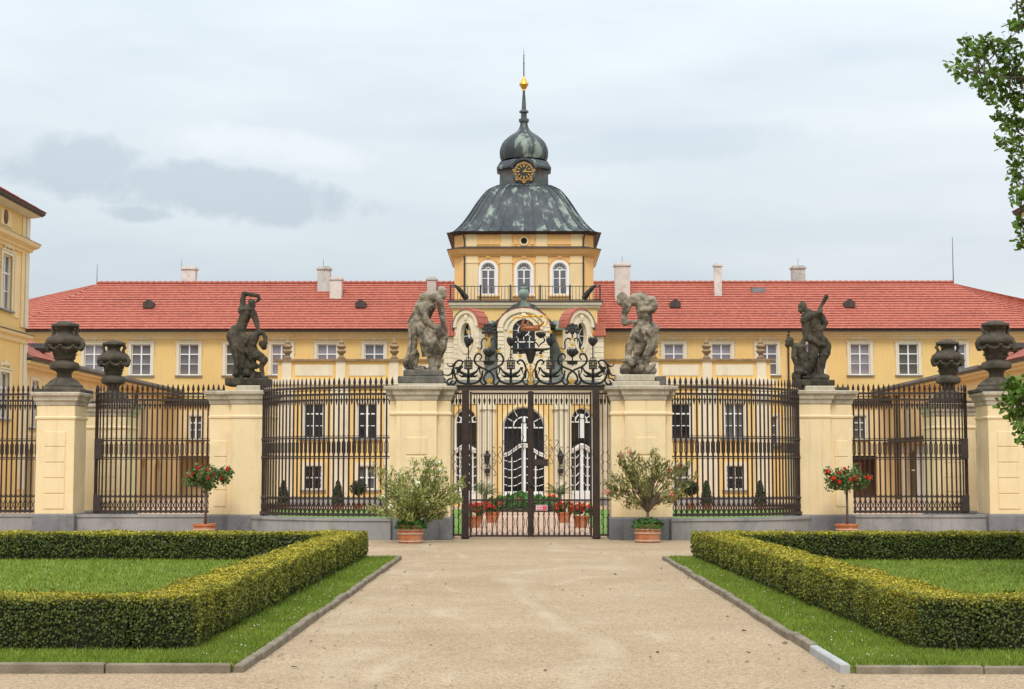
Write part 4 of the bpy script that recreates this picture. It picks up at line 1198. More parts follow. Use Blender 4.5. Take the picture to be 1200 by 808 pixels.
    m = MB(); m.lathe([(.1, 10.0), (.16, 10.06), (.08, 10.14), (.2, 10.3), (.27, 10.45), (.25, 10.6), (.14, 10.72), (.17, 10.78), (.06, 10.86), (.09, 10.94), (.01, 11.05)], (0, .8), 12); m.build('urn', 'copper_trim', root, smooth=50)
    # side parts
    for s in (-1, 1):
        m = MB(); a, b = sorted((s * 1.3, s * 3.75)); m.box(a, b, 2.9, 14, 6.0, 9.0); m.build('rear_wall', 'wall_yellow', root)
        m = MB(); m.quad((a, 2.6, 8.95), (b, 2.6, 8.95), (b, 14, 10.4), (a, 14, 10.4)); m.box(a, b, 2.6, 2.9, 8.86, 8.95)
        for k in range(6): x = a + (b - a) * k / 5; m.tube([(x, 2.6, 8.98), (x, 14, 10.43)], .03, 4)
        m.build('link_roof', 'copper_trim', root)
        # oval dormer turned outwards
        d = empty('dormer', (s * 2.82, .75, 6.0), parent=root, rotz=s * math.radians(40))
        hwid = .82
        body = [(-hwid, 0), (hwid, 0)] + arcpts(hwid, 0, PI, 14, 0, 2.85)
        n_o = 24
        mm = MB()
        ov = [(.36 * math.cos(2 * PI * i / n_o), 2.4 + .66 * math.sin(2 * PI * i / n_o)) for i in range(n_o)]
        def outer(a):
            for rr in np.linspace(.3, 4, 180):
                x, z = rr * math.cos(a), 2.4 + rr * math.sin(a)
                if abs(x) > hwid or z < 0 or (z > 2.85 and math.hypot(x, z - 2.85) > hwid): return (max(-hwid, min(hwid, x)), max(0, z))
            return (x, z)
        oo = [outer(2 * PI * (i) / n_o) for i in range(n_o)]
        for i in range(n_o):
            j = (i + 1) % n_o
            mm.quad((ov[i][0], 0, ov[i][1]), (oo[i][0], 0, oo[i][1]), (oo[j][0], 0, oo[j][1]), (ov[j][0], 0, ov[j][1]))
            mm.quad((ov[i][0], 0, ov[i][1]), (ov[j][0], 0, ov[j][1]), (ov[j][0], .3, ov[j][1]), (ov[i][0], .3, ov[i][1]))
        for sx in (-1, 1): mm.quad((sx * hwid, 0, 0), (sx * hwid, .42, 0), (sx * hwid, .42, 2.85), (sx * hwid, 0, 2.85))
        mm.quad((-hwid, 0, 0), (hwid, 0, 0), (hwid, 0, .02), (-hwid, 0, .02))
        mm.quad(*[(p[0], .42, p[1]) for p in body]); mm.build('front', 'wall_cream', d)
        m = MB()
        for i in range(n_o):
            j = (i + 1) % n_o; q = lambda p, k: (p[0] * k, 2.4 + (p[1] - 2.4) * k)
            m.prism_y([q(ov[i], 1.0), q(ov[i], 1.35), q(ov[j], 1.35), q(ov[j], 1.0)], -.07, .01)
        arc_band(m, .66, .84, -.1, .01, cz=2.85); m.ball((0, -.08, 3.3), .13, 8, (1, .6, 1.4))
        for sx in (-1, 1):
            for k in range(10):
                a, b = sorted((sx * .58, sx * .84)); m.box(a, b, -.035, .01, .1 + k * .24, .31 + k * .24)
        m.build('oval_frame', 'wall_cream', d)
        m = MB(); m.prism_y(ov, .2, .21); p = m.build('oval_window', 'glass_dark', d)
        m = MB(); m.tube([(0, .18, 1.8), (0, .18, 3.0)], .02, 4); m.tube([(-.32, .18, 2.4), (.32, .18, 2.4)], .02, 4)
        for a in (.8, 2.34, 3.94, 5.48): m.tube([(0, .18, 2.4), (.3 * math.cos(a), .18, 2.4 + .52 * math.sin(a))], .016, 4)
        m.build('muntins', 'white_paint', p)
        inner = (-.1, PI * .58) if s < 0 else (PI * .42, PI + .1); outer_ = (PI * .58, PI + .1) if s < 0 else (-.1, PI * .42)
        m = MB(); arc_band(m, .84, .89, -.12, .45, *outer_, 8, 0, 2.85); m.build('hood_flashing', 'copper_dark', d)
        m = MB(); tile_hood(m, .84, .93, -.14, .62, *inner, 0, 2.85, 10); h = m.build('tile_hood', 'roof_tile', d); h.data.uv_layers.new(name='UVMap')
        # rusticated pier with a little tiled cap
        m = MB()
        for k in range(9): m.box(s * 3.72 - .26, s * 3.72 + .26, 1.4, 1.9, 6.0 + k * .27, 6.25 + k * .27)
        pr = m.build('pier', 'wall_cream', root)
        m = MB()
        for k in range(4): m.box(s * 3.72 - .38 + .02 * k, s * 3.72 + .38 - .02 * k, 1.25 + .06 * k, 2.05, 8.44 + k * .16, 8.58 + k * .16)
        for k in range(5): m.tube([(s * 3.72 - .3 + k * .15, 1.24, 8.42), (s * 3.72 - .28 + k * .14, 1.5, 9.1)], .06, 6)
        m = m.build('tile_cap', 'roof_tile', pr); m.data.uv_layers.new(name='UVMap')
        m = MB(); a, b = sorted((s * 3.36, s * 3.0)); m.box(a, b, 1.7, 3.2, 8.0, 8.55); m.build('link_wall', 'wall_yellow', root)
        m = MB(); m.box(a - .05, b + .05, 1.6, 3.2, 8.551, 8.72); m.build('link_flashing', 'copper_trim', root)
portal()

# ------------------------------------------------------------------ side ranges of the courtyard
def side_wing(s):
    XW = 23.1
    root = empty('side_wing', (s * XW, 71, 0), ('low yellow side wing with arched passages left of the courtyard' if s < 0 else 'low yellow side wing with glazed white arcade right of the courtyard'), 'building')
    r = -s * PI / 2                     # faces the court
    ya, yb = 0.0, 31.9                 # along Y from 71
    sg = 1 if s < 0 else -1            # local x grows with +Y on the left, -Y on the right
    ops = []
    if s < 0:
        wins = [2.6, 7.5, 12.8, 18.2, 23.6]
        arcs = [(2.1, 1.5, .05, 2.75), (24.2, 1.7, .05, 2.5), (27.8, 1.7, .05, 2.5)]
    else:
        wins = [4, 9, 14, 19.5, 25]
        arcs = [(3.2, 2.7, .1, 3.05), (7.4, 2.7, .1, 3.05), (11.6, 2.7, .1, 3.05), (15.8, 2.7, .1, 3.05), (20, 2.7, .1, 3.05), (24.2, 2.7, .1, 3.05)]
    for q in wins: ops.append((sg * q, 1.0, 3.75, 5.95, 0))
    for q, wd, a, b in arcs: ops.append((sg * q, wd, a, b, 1 if s < 0 else .5))
    x0, x1 = sorted((sg * ya, sg * yb))
    w = wall_mb(x0, x1, 0, 6.6, ops, .5); w.build('wall', 'wall_pale', root, (0, 0, 0), r)
    for q in wins: put_window('wing', root, (0, q, 3.75), r)
    m = MB(); m.box(-.6, .6, 0, yb, 6.6, 6.72); m.box(-.35, .35, 0, yb, 6.45, 6.6); m.box(-.04, .04, 0, yb, 3.35, 3.5) if s < 0 else None
    m.build('cornice', 'wall_pale', root)
    m = MB(); xx = sorted((-s * .72, s * .2)); m.box(xx[0], xx[1], 0, yb, 6.722, 6.84)
    m.build('gutter', 'gutter', root)
    m = MB(); xx = sorted((-s * .7, -s * .3)); m.box(xx[0], xx[1], 0, yb, 6.845, 6.9); m.build('snow_guard', 'lead', root)
    mb = MB()
    yg = 7.6
    a, b, c, d = (-s * .75, 0, 6.905), (-s * .75, yg, 6.905), (s * 5.0, yg, 10.1), (s * 5.0, 0, 10.1)
    roof_plane(mb, *((b, a, d, c) if s < 0 else (a, b, c, d)))
    rf = mb.build('roof', 'roof_tile', root)
    m = MB(); q = [(-s * .6, 6.84), (s * 5.0, 10.0), (s * 5.0, 6.84)]; m.prism_y(q, yg - .3, yg - .02); m.build('gable', 'wall_yellow', root)
    m = MB(); xx = sorted((-s * .72, s * 6)); m.box(xx[0], xx[1], yg, yb, 6.845, 6.99); m.build('flat_roof', 'lead', root)
    m = MB(); m.prism_y([(-.4, 0), (.4, 0), (.4, .25), (0, .62), (-.4, .25)], -.9, .8); ht = m.build('roof_hatch', 'gutter', rf, (s * .45, 4.2, 7.4), r); ht.scale = (.7, .7, .7)
    # passage behind the arches: back wall and floor
    m = MB(); xx = sorted((s * 3.0, s * 3.2)); m.box(xx[0], xx[1], 0, yb, 0, 3.5)
    m.build('passage_wall', 'wall_pale' if s < 0 else 'wood_brown', root)
    m = MB(); xx = sorted((s * .5, s * 3.2)); m.box(xx[0], xx[1], 0, yb, 3.4, 3.5)
    m.build('passage_ceiling', 'wall_cream', root)
    if s > 0:
        for q, wd, a, b in arcs:
            for e in (-1, 1):
                m = MB(); m.box(min(e * (wd / 2 + .02), e * (wd / 2 + .5)), max(e * (wd / 2 + .02), e * (wd / 2 + .5)), -.12, .02, 0, 3.2)
                m.build('arcade_pilaster', 'white_paint', root, (0, q, 0), r)
            m = MB(); m.box(-wd / 2, wd / 2, .2, .26, 1.75, 1.83); m.box(-.04, .04, .2, .26, .1, 3.0); m.box(-wd / 2, wd / 2, .2, .26, .1, .16)
            fr = m.build('arcade_window', 'white_paint', root, (0, q, 0), r)
            m = MB()
            m.box(-wd / 2, wd / 2, .24, .25, .1, 3.0); m.build('pane', 'glass_dark', fr)
        m = MB(); m.box(-.55, .04, 0, yb, 3.45, 3.53); m.build('awning', 'gutter', root)
        m = MB(); m.box(-.2, .04, 0, yb, 5.0 - 1.35, 5.12 - 1.35); m.build('string_course', 'gutter', root)
        m = MB(); m.tube([(-.1, 27.5, 0), (-.1, 27.5, 6.7)], .07, 6); m.build('downpipe', 'gutter', root)
    else:
        m = MB(); m.tube([(.3, 21.5, 6.7), (.1, 21.6, 6.2), (.1, 21.6, 0)], .08, 6); m.build('downpipe', 'gutter', root)
    # annex closing the corner of the court
    an = empty('corner_annex', (s * 21.4, 100.6, 0), ('small orange yellow annex with open loggia in the left corner of the courtyard' if s < 0 else 'small orange yellow annex with dark ground floor in the right corner of the courtyard'), 'annex')
    ops = [(-s * .35, 2.3, .05, 2.72, 0), (-s * .25, .8, 3.75, 5.25, 0)]
    w = wall_mb(-1.7, 1.55 if s < 0 else 1.7, 0, 6.0, ops, .4) if s < 0 else wall_mb(-1.55, 1.7, 0, 6.0, ops, .4)
    e = 1.55 * (-s)
    w.quad((e, 0, 0), (e, 2.4, 0), (e, 2.4, 6.0), (e, 0, 6.0))
    w.build('wall', 'wall_pale', an)
    put_window('annex', an, (-s * .25, 0, 3.75))
    m = MB(); m.box(-1.7, 1.7, 2.0, 2.1, 0, 3); m.build('loggia_wall', 'wall_pale' if s < 0 else 'wood_brown', an)
    put_window('annex_dark', an, (-s * .4, 1.96, .9))
    m = MB(); m.box(-1.7, 1.7, .4, 2.0, 2.8, 2.9); m.build('loggia_ceiling', 'wall_cream', an)
    m = MB(); m.box(-1.85, 1.85, -.3, 2.35, 6.0, 6.18); m.build('annex_roof', 'gutter', an)
    m = MB(); m.tube([(e * .97, -.22, 6.0), (e * 1.02, -.1, 5.5), (e * 1.02, -.1, 0)], .07, 6); m.build('downpipe', 'gutter', an)
side_wing(-1)
side_wing(1)

def pavilion(s):
    XW = 22.75; Y1 = 71.0; Ln = 17.0
    root = empty('corner_pavilion', (s * XW, Y1, 0), 'tall yellow corner pavilion with stepped cornices at the ' + ('left' if s < 0 else 'right') + ' edge of the photo', 'building')
    r = -s * PI / 2; sg = 1 if s < 0 else -1
    wins = [-2.75, -6.4, -10.1, -13.8]
    ops = [(sg * q, 1.25, 8.75, 11.15, 0) for q in wins] + [(sg * q, 1.25, 4.0, 6.2, 0) for q in wins]
    x0, x1 = sorted((sg * -Ln, 0))
    w = wall_mb(x0, x1, 0, 13.2, ops, .35); w.build('wall', 'wall_yellow', root, (0, 0, 0), r)
    m = MB(); xx = sorted((s * .36, s * 13)); m.box(xx[0], xx[1], -Ln, 0, 0, 13.2)
    xx = sorted((0, s * .355)); m.box(xx[0], xx[1], -.02, 0, 0, 13.2); m.box(xx[0], xx[1], -Ln, -Ln + .02, 0, 13.2)
    m.build('block', 'wall_yellow', root)
    for q in wins:
        put_window('pavilion', root, (0, q, 8.75), r); put_window('pavilion_low', root, (0, q, 4.0), r)
    # corner pilasters and raised panels on the court face
    def strip(nm, y0, y1, z0, z1, d, mt):
        m = MB(); xx = sorted((s * .03, -s * d)); m.box(xx[0], xx[1], y0, y1, z0, z1); m.build(nm, mt, root, bevel=.01)
    for z0, z1 in ((.9, 7.4), (8.15, 11.5), (12.25, 13.15)):
        strip('pilaster', -.42, .06, z0, z1, .10, 'wall_cream'); strip('pilaster', -.85, -.44, z0, z1, .05, 'wall_pale')
        for q in (-4.55, -8.25, -11.95): strip('pilaster', q - .35, q + .35, z0, z1, .06, 'wall_cream')
        if z0 > 12:
            for q in wins: strip('attic_panel', q - 1.0, q + .4, z0 + .12, z1 - .12, .04, 'wall_pale')
        elif z0 > 8:
            strip('wall_panel', -1.75, -1.05, z0 + .35, z1 - .2, .04, 'wall_pale')
    def course(nm, prof, mt):
        m = MB()
        pl = [(0, 0), (s * 13, 0), (s * 13, -Ln), (0, -Ln)]
        m.plan(pl, prof); return m.build(nm, mt, root)
    course('string_course', [(.05, 7.42), (.1, 7.5), (.1, 7.62), (.25, 7.7), (.3, 7.82)], 'wall_pale')
    course('string_flashing', [(.31, 7.822), (.31, 7.85), (.05, 7.95)], 'gutter')
    course('cornice', [(.06, 11.5), (.08, 11.6), (.2, 11.66), (.2, 11.74), (.42, 11.86), (.48, 12.02)], 'wall_pale')
    course('cornice_flashing', [(.49, 12.022), (.49, 12.05), (.06, 12.2)], 'lead')
    course('eaves', [(.06, 13.18), (.3, 13.25), (.48, 13.32)], 'wall_cream')
    course('gutter', [(.5, 13.322), (.6, 13.42), (.6, 13.5)], 'gutter')
    e = .62; z = 13.5
    mb = MB()
    c = [(-s * e, e, z), (-s * e, -Ln - e, z), (s * 13.9, -Ln - e, z), (s * 13.9, e, z)]
    ap, aq = (s * 6.5, -7.0, 17.6), (s * 6.5, -Ln + 7, 17.6)
    F = lambda a, b, c_, d: roof_plane(mb, *((b, a, d, c_) if s > 0 else (a, b, c_, d)))
    F(c[1], c[0], ap, aq) if s > 0 else roof_plane(mb, c[1], c[0], ap, aq)
    roof_plane(mb, *((c[0], c[3], ap, (ap[0] + .01 * s, ap[1], ap[2])) if s < 0 else (c[3], c[0], (ap[0], ap[1], ap[2]), (ap[0] + .01, ap[1], ap[2]))))
    roof_plane(mb, *((c[2], c[1], aq, (aq[0] + .01, aq[1], aq[2])) if s < 0 else (c[1], c[2], aq, (aq[0] - .01, aq[1], aq[2]))))
    mb.build('roof', 'roof_tile', root)
    m = MB(); m.ball((0, 0, 0), .3, 10, (.25, .9, 1.2)); m.build('medallion', 'wood_brown', root, (-s * .05, -3.2, 12.75))
pavilion(-1)
pavilion(1)
# ------------------------------------------------------------------ pillars, low walls and railings in front of the court
def side_word(s): return 'left' if s < 0 else 'right'
def pillar(name_label, plan, front, panels, cap_z=3.85, group='yellow gate pillars', plinth=.56):
    """plan in world x,y; front = (x0,x1,y) of the face that carries raised panels"""
    cx = sum(p[0] for p in plan) / len(plan); cy = sum(p[1] for p in plan) / len(plan)
    lp = [(x - cx, y - cy) for x, y in plan]
    root = empty('gate_pillar', (cx, cy, 0), name_label, 'pillar', group)
    m = MB(); m.plan(lp, [(.05, 0), (.05, plinth - .03), (.02, plinth)]); m.build('plinth', 'plinth_stone', root, bevel=.012)
    m = MB(); m.plan(lp, [(0, plinth + .001), (0, cap_z - .36)]); m.build('shaft', 'pillar_yellow', root, bevel=.012)
    m = MB(); zz = cap_z - .72; m.plan(lp, [(.0, zz - .02), (.03, zz), (.035, zz + .045), (.0, zz + .07)]); m.build('moulding', 'pillar_trim', root)
    m = MB(); m.plan(lp, [(.02, cap_z - .36), (.04, cap_z - .26), (.08, cap_z - .22), (.09, cap_z - .12), (.15, cap_z - .09), (.16, cap_z - .015), (.14, cap_z)])
    m.build('cap', 'cap_stone', root, bevel=.01)
    x0, x1, y = front
    for z0, z1 in panels:
        m = MB(); m.box(x0 - cx, x1 - cx, y - cy - .022, y - cy + .02, z0, z1); m.build('panel', 'pillar_yellow', root, bevel=.012)
    return root
for s in (-1, 1):
    sw = side_word(s)
    plan = [(3.55, 39.76), (3.38, 39.76), (3.38, 39.6), (2.36, 39.6), (2.36, 39.76), (2.02, 39.76), (2.02, 41.1), (3.55, 41.1)]
    pillar('wide yellow pillar carrying the bending statue at the ' + sw + ' side of the iron gate', [(s * x, y) for x, y in plan], tuple(sorted((s * 2.6, s * 3.13))) + (39.6,), [(.78, 2.08), (2.13, 2.56)])
    plan = [(8.55, 42.08), (7.95, 42.08), (7.95, 41.9), (6.95, 41.9), (6.95, 43.3), (8.55, 43.3)]
    pillar('stepped yellow pillar carrying the two figure statue between the ' + sw + ' railings', [(s * x, y) for x, y in plan], tuple(sorted((s * 8.08, s * 8.42))) + (42.08,), [(.78, 1.2), (1.22, 1.64), (1.66, 2.08), (2.1, 2.52)])
    plan = [(13.38, 42.7), (12.34, 42.7), (12.34, 43.85), (13.38, 43.85)]
    pillar('yellow end pillar with five raised panels and large stone vase near the ' + sw + ' edge', [(s * x, y) for x, y in plan], tuple(sorted((s * 12.58, s * 13.14))) + (42.7,), [(.7 + .42 * k, 1.1 + .42 * k) for k in range(5)] )
    plan = [(11.78, 46.2), (13.0, 46.2), (13.0, 47.4), (11.78, 47.4)]
    pillar('yellow pillar with smaller stone vase standing farther back inside the ' + sw + ' railing', [(s * x, y) for x, y in plan], tuple(sorted((s * 12.05, s * 12.73))) + (46.2,), [(.7 + .42 * k, 1.1 + .42 * k) for k in range(5)], 3.68)

def path_a(s):
    return [(s * (3.5 + 3.85 * math.sin(t)), 39.85 + 3.1 * (1 - math.cos(t))) for t in np.linspace(0, PI / 2, 40)]
def path_b(s):
    return [(s * x, 43.15) for x in np.linspace(8.4, 11.35, 12)] + [(s * (11.35 + .72 * math.sin(t)), 43.15 + .8 * (1 - math.cos(t))) for t in np.linspace(.1, PI / 2, 14)]
def path_c(s):
    return [(s * 13.2, 43.5), (s * 15, 43.6), (s * 18.5, 43.75)]
def resample(p, step):
    p = [Vector(q) for q in p]; out = [(p[0], (p[1] - p[0]).normalized())]; acc = 0; need = step
    for a, b in zip(p[:-1], p[1:]):
        l = (b - a).length; d = (b - a).normalized(); pos = 0
        while acc + (l - pos) >= need:
            pos += need - acc; acc = 0
            out.append((a + d * pos, d))
        acc += l - pos
    return out
def bar_mesh(z0, z1, r=.02, spear=True):
    m = MB(); m.tube([(0, 0, z0), (0, 0, z1 - (.24 if spear else 0))], r, 6)
    if spear:
        zs = z1 - .26
        m.rings([[(rr * 1.0 * math.cos(a), rr * .8 * math.sin(a), z) for a in (0, PI / 2, PI, 3 * PI / 2)] for rr, z in ((.014, zs), (.034, zs + .02), (.018, zs + .05), (.04, zs + .1), (.028, zs + .18), (.003, z1))])
        for z in (3.52, 2.50, 2.12, 1.0, .68): m.ball((0, 0, z), .035, 6)
    return m.mesh('bar', 'iron_rust', 40)
BAR = bar_mesh(.57, 4.1, .024)
def ring_arc(m, o, t, r, a0, a1, z, th=.009, n=7):
    m.tube([o.x and (0, 0, 0) or (0, 0, 0)] and [(o.x + t.x * r * math.cos(a0 + (a1 - a0) * k / n), o.y + t.y * r * math.cos(a0 + (a1 - a0) * k / n), z + r * math.sin(a0 + (a1 - a0) * k / n)) for k in range(n + 1)], th, 4)
def fence(path, label, step=.139, plates=False):
    o = Vector(path[0])
    root = empty('iron_railing', (o.x, o.y, 0), label, 'railing', 'dark iron railings with spear tops')
    pts = resample(path, step)
    for p, t in pts:
        link('bar', BAR, root, (p.x - o.x, p.y - o.y, 0), math.atan2(t.y, t.x))
    for z, h, w in ((3.83, .028, .03), (3.66, .028, .03), (2.55, .018, .022), (2.08, .018, .022), (1.02, .018, .022), (.62, .035, .04)):
        m = MB()
        rs = []
        for p, t in [(Vector(path[0]), pts[0][1])] + pts[1:]:
            n = Vector((-t.y, t.x)); q = p - o
            rs.append([(q.x + n.x * w, q.y + n.y * w, z - h), (q.x + n.x * w, q.y + n.y * w, z + h), (q.x - n.x * w, q.y - n.y * w, z + h), (q.x - n.x * w, q.y - n.y * w, z - h)])
        m.rings(rs); m.build('rail', 'iron', root)
    m = MB()
    for (p, t), (p2, t2) in zip(pts[:-1], pts[1:]):
        c = (p + p2) / 2 - o; q = p - o
        # pendant below the top rail
        m.rings([[(c.x + t.x * rr * math.cos(a), c.y + t.y * rr * math.cos(a) + .6 * rr * math.sin(a), z) for a in (0, PI / 2, PI, 3 * PI / 2)] for rr, z in ((.012, 3.66), (.014, 3.56), (.038, 3.53), (.026, 3.47), (.004, 3.38))])
        m.tube([(q.x + t.x * step * k, q.y + t.y * step * k, 3.70 + .07 * math.sin(PI * k)) for k in (0.1, .3, .5, .7, .9)], .009, 4)
        # waisted loops in the middle band
        for sx in (-1, 1):
            m.tube([(c.x + t.x * sx * e, c.y + t.y * sx * e, z) for e, z in ((.01, 2.59), (.055, 2.62), (.075, 2.56), (.06, 2.49), (.028, 2.43), (.03, 2.31), (.028, 2.2), (.06, 2.14), (.075, 2.08), (.055, 2.02), (.01, 2.04))], .0145, 4)
        # crossed scrolls at the foot
        for sx in (-1, 1):
            m.tube([(c.x + t.x * sx * e, c.y + t.y * sx * e, z) for e, z in ((.0, 1.0), (.04, 1.07), (.075, 1.03), (.065, .95), (.03, .86), (0, .78), (-.045, .7), (-.07, .64))], .0145, 4)
    m.build('scrollwork', 'iron', root)['kind'] = 'stuff'
    if plates:
        p, t = pts[-3]; q = p - o
        for z0, z1 in ((2.05, 2.6), (.62, 1.06)):
            cxp = q.x - math.copysign(.13, p.x); m = MB(); m.box(cxp - .10, cxp + .10, q.y - .30, q.y - .27, z0, z1); m.build('lock_plate', 'iron', root)
    return root
def base_wall(path, label, h=.54):
    o = Vector(path[0])
    root = empty('low_wall', (o.x, o.y, 0), label, 'low wall', 'low stone walls under the railings')
    pts = resample(path, .3) + [(Vector(path[-1]), (Vector(path[-1]) - Vector(path[-2])).normalized())]
    for nm, w, z0, z1, mt in (('wall', .24, 0, h - .07, 'low_wall'), ('coping', .27, h - .069, h, 'low_wall')):
        m = MB(); rs = []
        for p, t in pts:
            n = Vector((-t.y, t.x)); q = p - o
            rs.append([(q.x + n.x * w, q.y + n.y * w, z0), (q.x + n.x * w, q.y + n.y * w, z1), (q.x - n.x * w, q.y - n.y * w, z1), (q.x - n.x * w, q.y - n.y * w, z0)])
        m.rings(rs); m.build(nm, mt, root)
for s in (-1, 1):
    sw = side_word(s)
    fence(path_a(s), 'curved iron railing between the gate pillar and the two figure statue, ' + sw + ' of the gate')
    base_wall(path_a(s), 'curved low grey wall under the inner railing ' + sw + ' of the gate')
    fence(path_b(s), 'iron railing beside the large vase pillar at the ' + sw + ' side', plates=True)
    base_wall([(s * 8.4, 43.15), (s * 12.36, 43.15)], 'low grey wall under the railing next to the large vase pillar on the ' + sw)
    fence(path_c(s), 'outermost iron railing beyond the large vase pillar at the ' + sw + ' edge')
    base_wall(path_c(s), 'low grey wall under the outermost railing at the ' + sw + ' edge')

# ------------------------------------------------------------------ stone vases
def vase(loc, sc, label, seed, wide=1.08):
    root = empty('stone_vase', loc, label, 'vase', 'weathered stone vases on pillars')
    m = MB(); m.box(-.62, .62, -.62, .62, 0, .1); m.lathe([(.6, .1), (.5, .16), (.5, .22), (.44, .27), (.36, .36), (.24, .44)], seg=20); o = m.build('base', 'vase_stone', root, bevel=.02)
    m = MB()
    def wob(a, z):
        k = 0
        if 1.22 < z < 1.6: k = .07 * math.cos(8 * a) * (1 - abs(z - 1.4) / .22)
        if z > 1.85: k = .06 * math.cos(6 * a)
        return 1 + k
    m.lathe([(.2, .42), (.19, .58), (.24, .64), (.38, .7), (.40, .8), (.36, .88), (.25, .92), (.24, .96), (.28, .99), (.3, 1.2), (.34, 1.38), (.42, 1.42), (.45, 1.5), (.41, 1.6), (.31, 1.68), (.22, 1.74), (.19, 1.82), (.24, 1.9), (.36, 1.94), (.35, 2.0), (.26, 2.04), (.14, 2.09), (.02, 2.1)], seg=40, wob=wob)
    b = m.build('body', 'vase_stone', root, smooth=50)
    for s in (-1, 1):
        m = MB(); m.tube([(s * .30, 0, 1.93), (s * .36, 0, 1.85), (s * .30, 0, 1.74), (s * .34, 0, 1.63), (s * .43, 0, 1.56), (s * .48, 0, 1.42), (s * .46, 0, 1.3), (s * .42, 0, 1.25)], [.05, .06, .05, .06, .07, .08, .07, .03], 8)
        m.build('handle', 'vase_stone', root, smooth=50)
    m = MB(); R_ = random.Random(seed)
    for i in range(40):
        a = 2 * PI * i / 40; z = 1.36 - .1 * abs(math.sin(4 * a)); m.ball((.43 * math.cos(a), .43 * math.sin(a), z), R_.uniform(.05, .075), 6)
    for i in range(36):
        a = 2 * PI * i / 36; m.ball((.31 * math.cos(a), .31 * math.sin(a), 1.05 + R_.uniform(0, .2)), .03, 5)
    m.build('garland', 'vase_stone', root, smooth=True)['kind'] = 'stuff'
    root.scale = (sc * wide, sc * wide, sc)
for s in (-1, 1):
    vase((at(75, 400, 43.2)[0] if s < 0 else at(1168, 400, 43.2)[0], 43.3, 3.85), .95, 'large weathered stone vase on the end pillar at the ' + side_word(s) + ' side', 3 + s)
    vase((s * 12.39, 46.8, 3.68), .92, 'smaller stone vase on the farther pillar behind the ' + side_word(s) + ' railing', 9 + s, 1.0)

# ------------------------------------------------------------------ statues
def remeshed(name, m, mt, parent, voxel=.017, disp=.012, smooth_it=1):
    me = m.mesh(name, mt)
    o = link(name, me, parent)
    a = o.modifiers.new('r', 'REMESH'); a.mode = 'VOXEL'; a.voxel_size = voxel
    b = o.modifiers.new('s', 'SMOOTH'); b.factor = .5; b.iterations = smooth_it
    tx = bpy.data.textures.new('stone', 'CLOUDS'); tx.noise_scale = .11; tx.noise_depth = 4
    d = o.modifiers.new('d', 'DISPLACE'); d.texture = tx; d.strength = disp * 2.6; d.mid_level = .5; d.texture_coords = 'LOCAL'
    dg = bpy.context.evaluated_depsgraph_get()
    nm = bpy.data.meshes.new_from_object(o.evaluated_get(dg))
    o.modifiers.clear(); o.data = nm; nm.name = name
    nm.polygons.foreach_set('use_smooth', [True] * len(nm.polygons))
    return o
def capsule(m, pts, rs, seg=10):
    m.tube(pts, rs, seg)
    for p, r in zip(pts, rs): m.ball(p, r * 1.0, seg)
def statue(label, x, y, z, k, x0, y0, chains, balls, slabs, mt, slab_mat, folds=()):
    """chains traced in a drawing of k units per metre: (points(x,y,depth), radii)"""
    root = empty('statue', (x, y, z), label, 'statue', 'stone figures on the gate pillars')
    k /= 1.04
    P = lambda q: ((q[0] - x0) / k, (q[2] if len(q) > 2 else 0), (y0 - q[1]) / k)
    m = MB()
    for ch in chains:
        pts, rs = ch[0], ch[1]
        capsule(m, [P(q) for q in pts], [r * (.9 if len(ch) < 3 else .92) / k for r in rs])
        if len(ch) > 2:                       # drapery: ridges running along the cloth
            for i in range(9):
                a = 2 * PI * i / 9 + .3
                line = smooth_line([Vector(P(q)) + Vector((math.cos(a), math.sin(a), 0)) * (r / k * (.98 + .12 * math.sin(3 * j + 2 * i))) for j, (q, r) in enumerate(zip(pts, rs))], 3)
                m.tube(line, [.028 + .012 * math.sin(j * 1.3 + i) for j in range(len(line))], 5)
        elif len(pts) > 2 and max(rs) > 36:   # muscle over the chest, belly and thighs
            q, r = Vector(P(pts[1])), rs[1] / k
            for sx in (-1, 1): m.ball((q.x + sx * r * .42, q.y - r * .62, q.z + r * .15), r * .52, 8, (1, .7, .75))
            q, r = Vector(P(pts[min(2, len(pts) - 1)])), rs[min(2, len(pts) - 1)] / k
            for sx in (-1, 1):
                for sz in (-.5, .1): m.ball((q.x + sx * r * .3, q.y - r * .75, q.z + r * sz), r * .28, 6, (1, .6, .8))
    for q, r, sc in balls: m.ball(P(q), r / k, 12, sc)
    for pts, rs in folds: m.tube([P(q) for q in pts], [r / k for r in rs], 6)
    remeshed('figure', m, mt, root)
    for (xa, xb, ya, yb, dd, b) in slabs:
        m = MB(); m.box((xa - x0) / k, (xb - x0) / k, -dd, dd, (y0 - ya) / k, (y0 - yb) / k)
        m.build('base', slab_mat if not b else b, root, bevel=.03)
    return root
def head(q, r, face):
    r *= 1.12
    """a head with brow, nose, beard, hair; face = direction (dx, ddepth)"""
    x, y, d = q; fx, fd = face
    u = lambda a, b, c: (x + fx * a * r, y - b * r, d + fd * a * r / 260)
    out = [(q, r, (.86, .95, 1.1)), (u(.82, -.05, 0), r * .2, (1, 1, 1.5)), (u(.62, -.75, 0), r * .5, (1, 1, 1.1)), (u(.55, .28, 0), r * .42, (1.2, 1.2, .5)), (u(-.3, .35, 0), r * .82, (1, 1, .95))]
    R_ = random.Random(int(x))
    for i in range(12): out.append((u(-.25 + R_.uniform(-.5, .5), .45 + R_.uniform(-.5, .45), 0), r * R_.uniform(.25, .4), (1, 1.6, 1)))
    for i in range(5): out.append((u(.5 + R_.uniform(-.3, .25), -.95 + R_.uniform(-.3, .25), 0), r * R_.uniform(.2, .32), (1, 1.2, 1.3)))
    return out
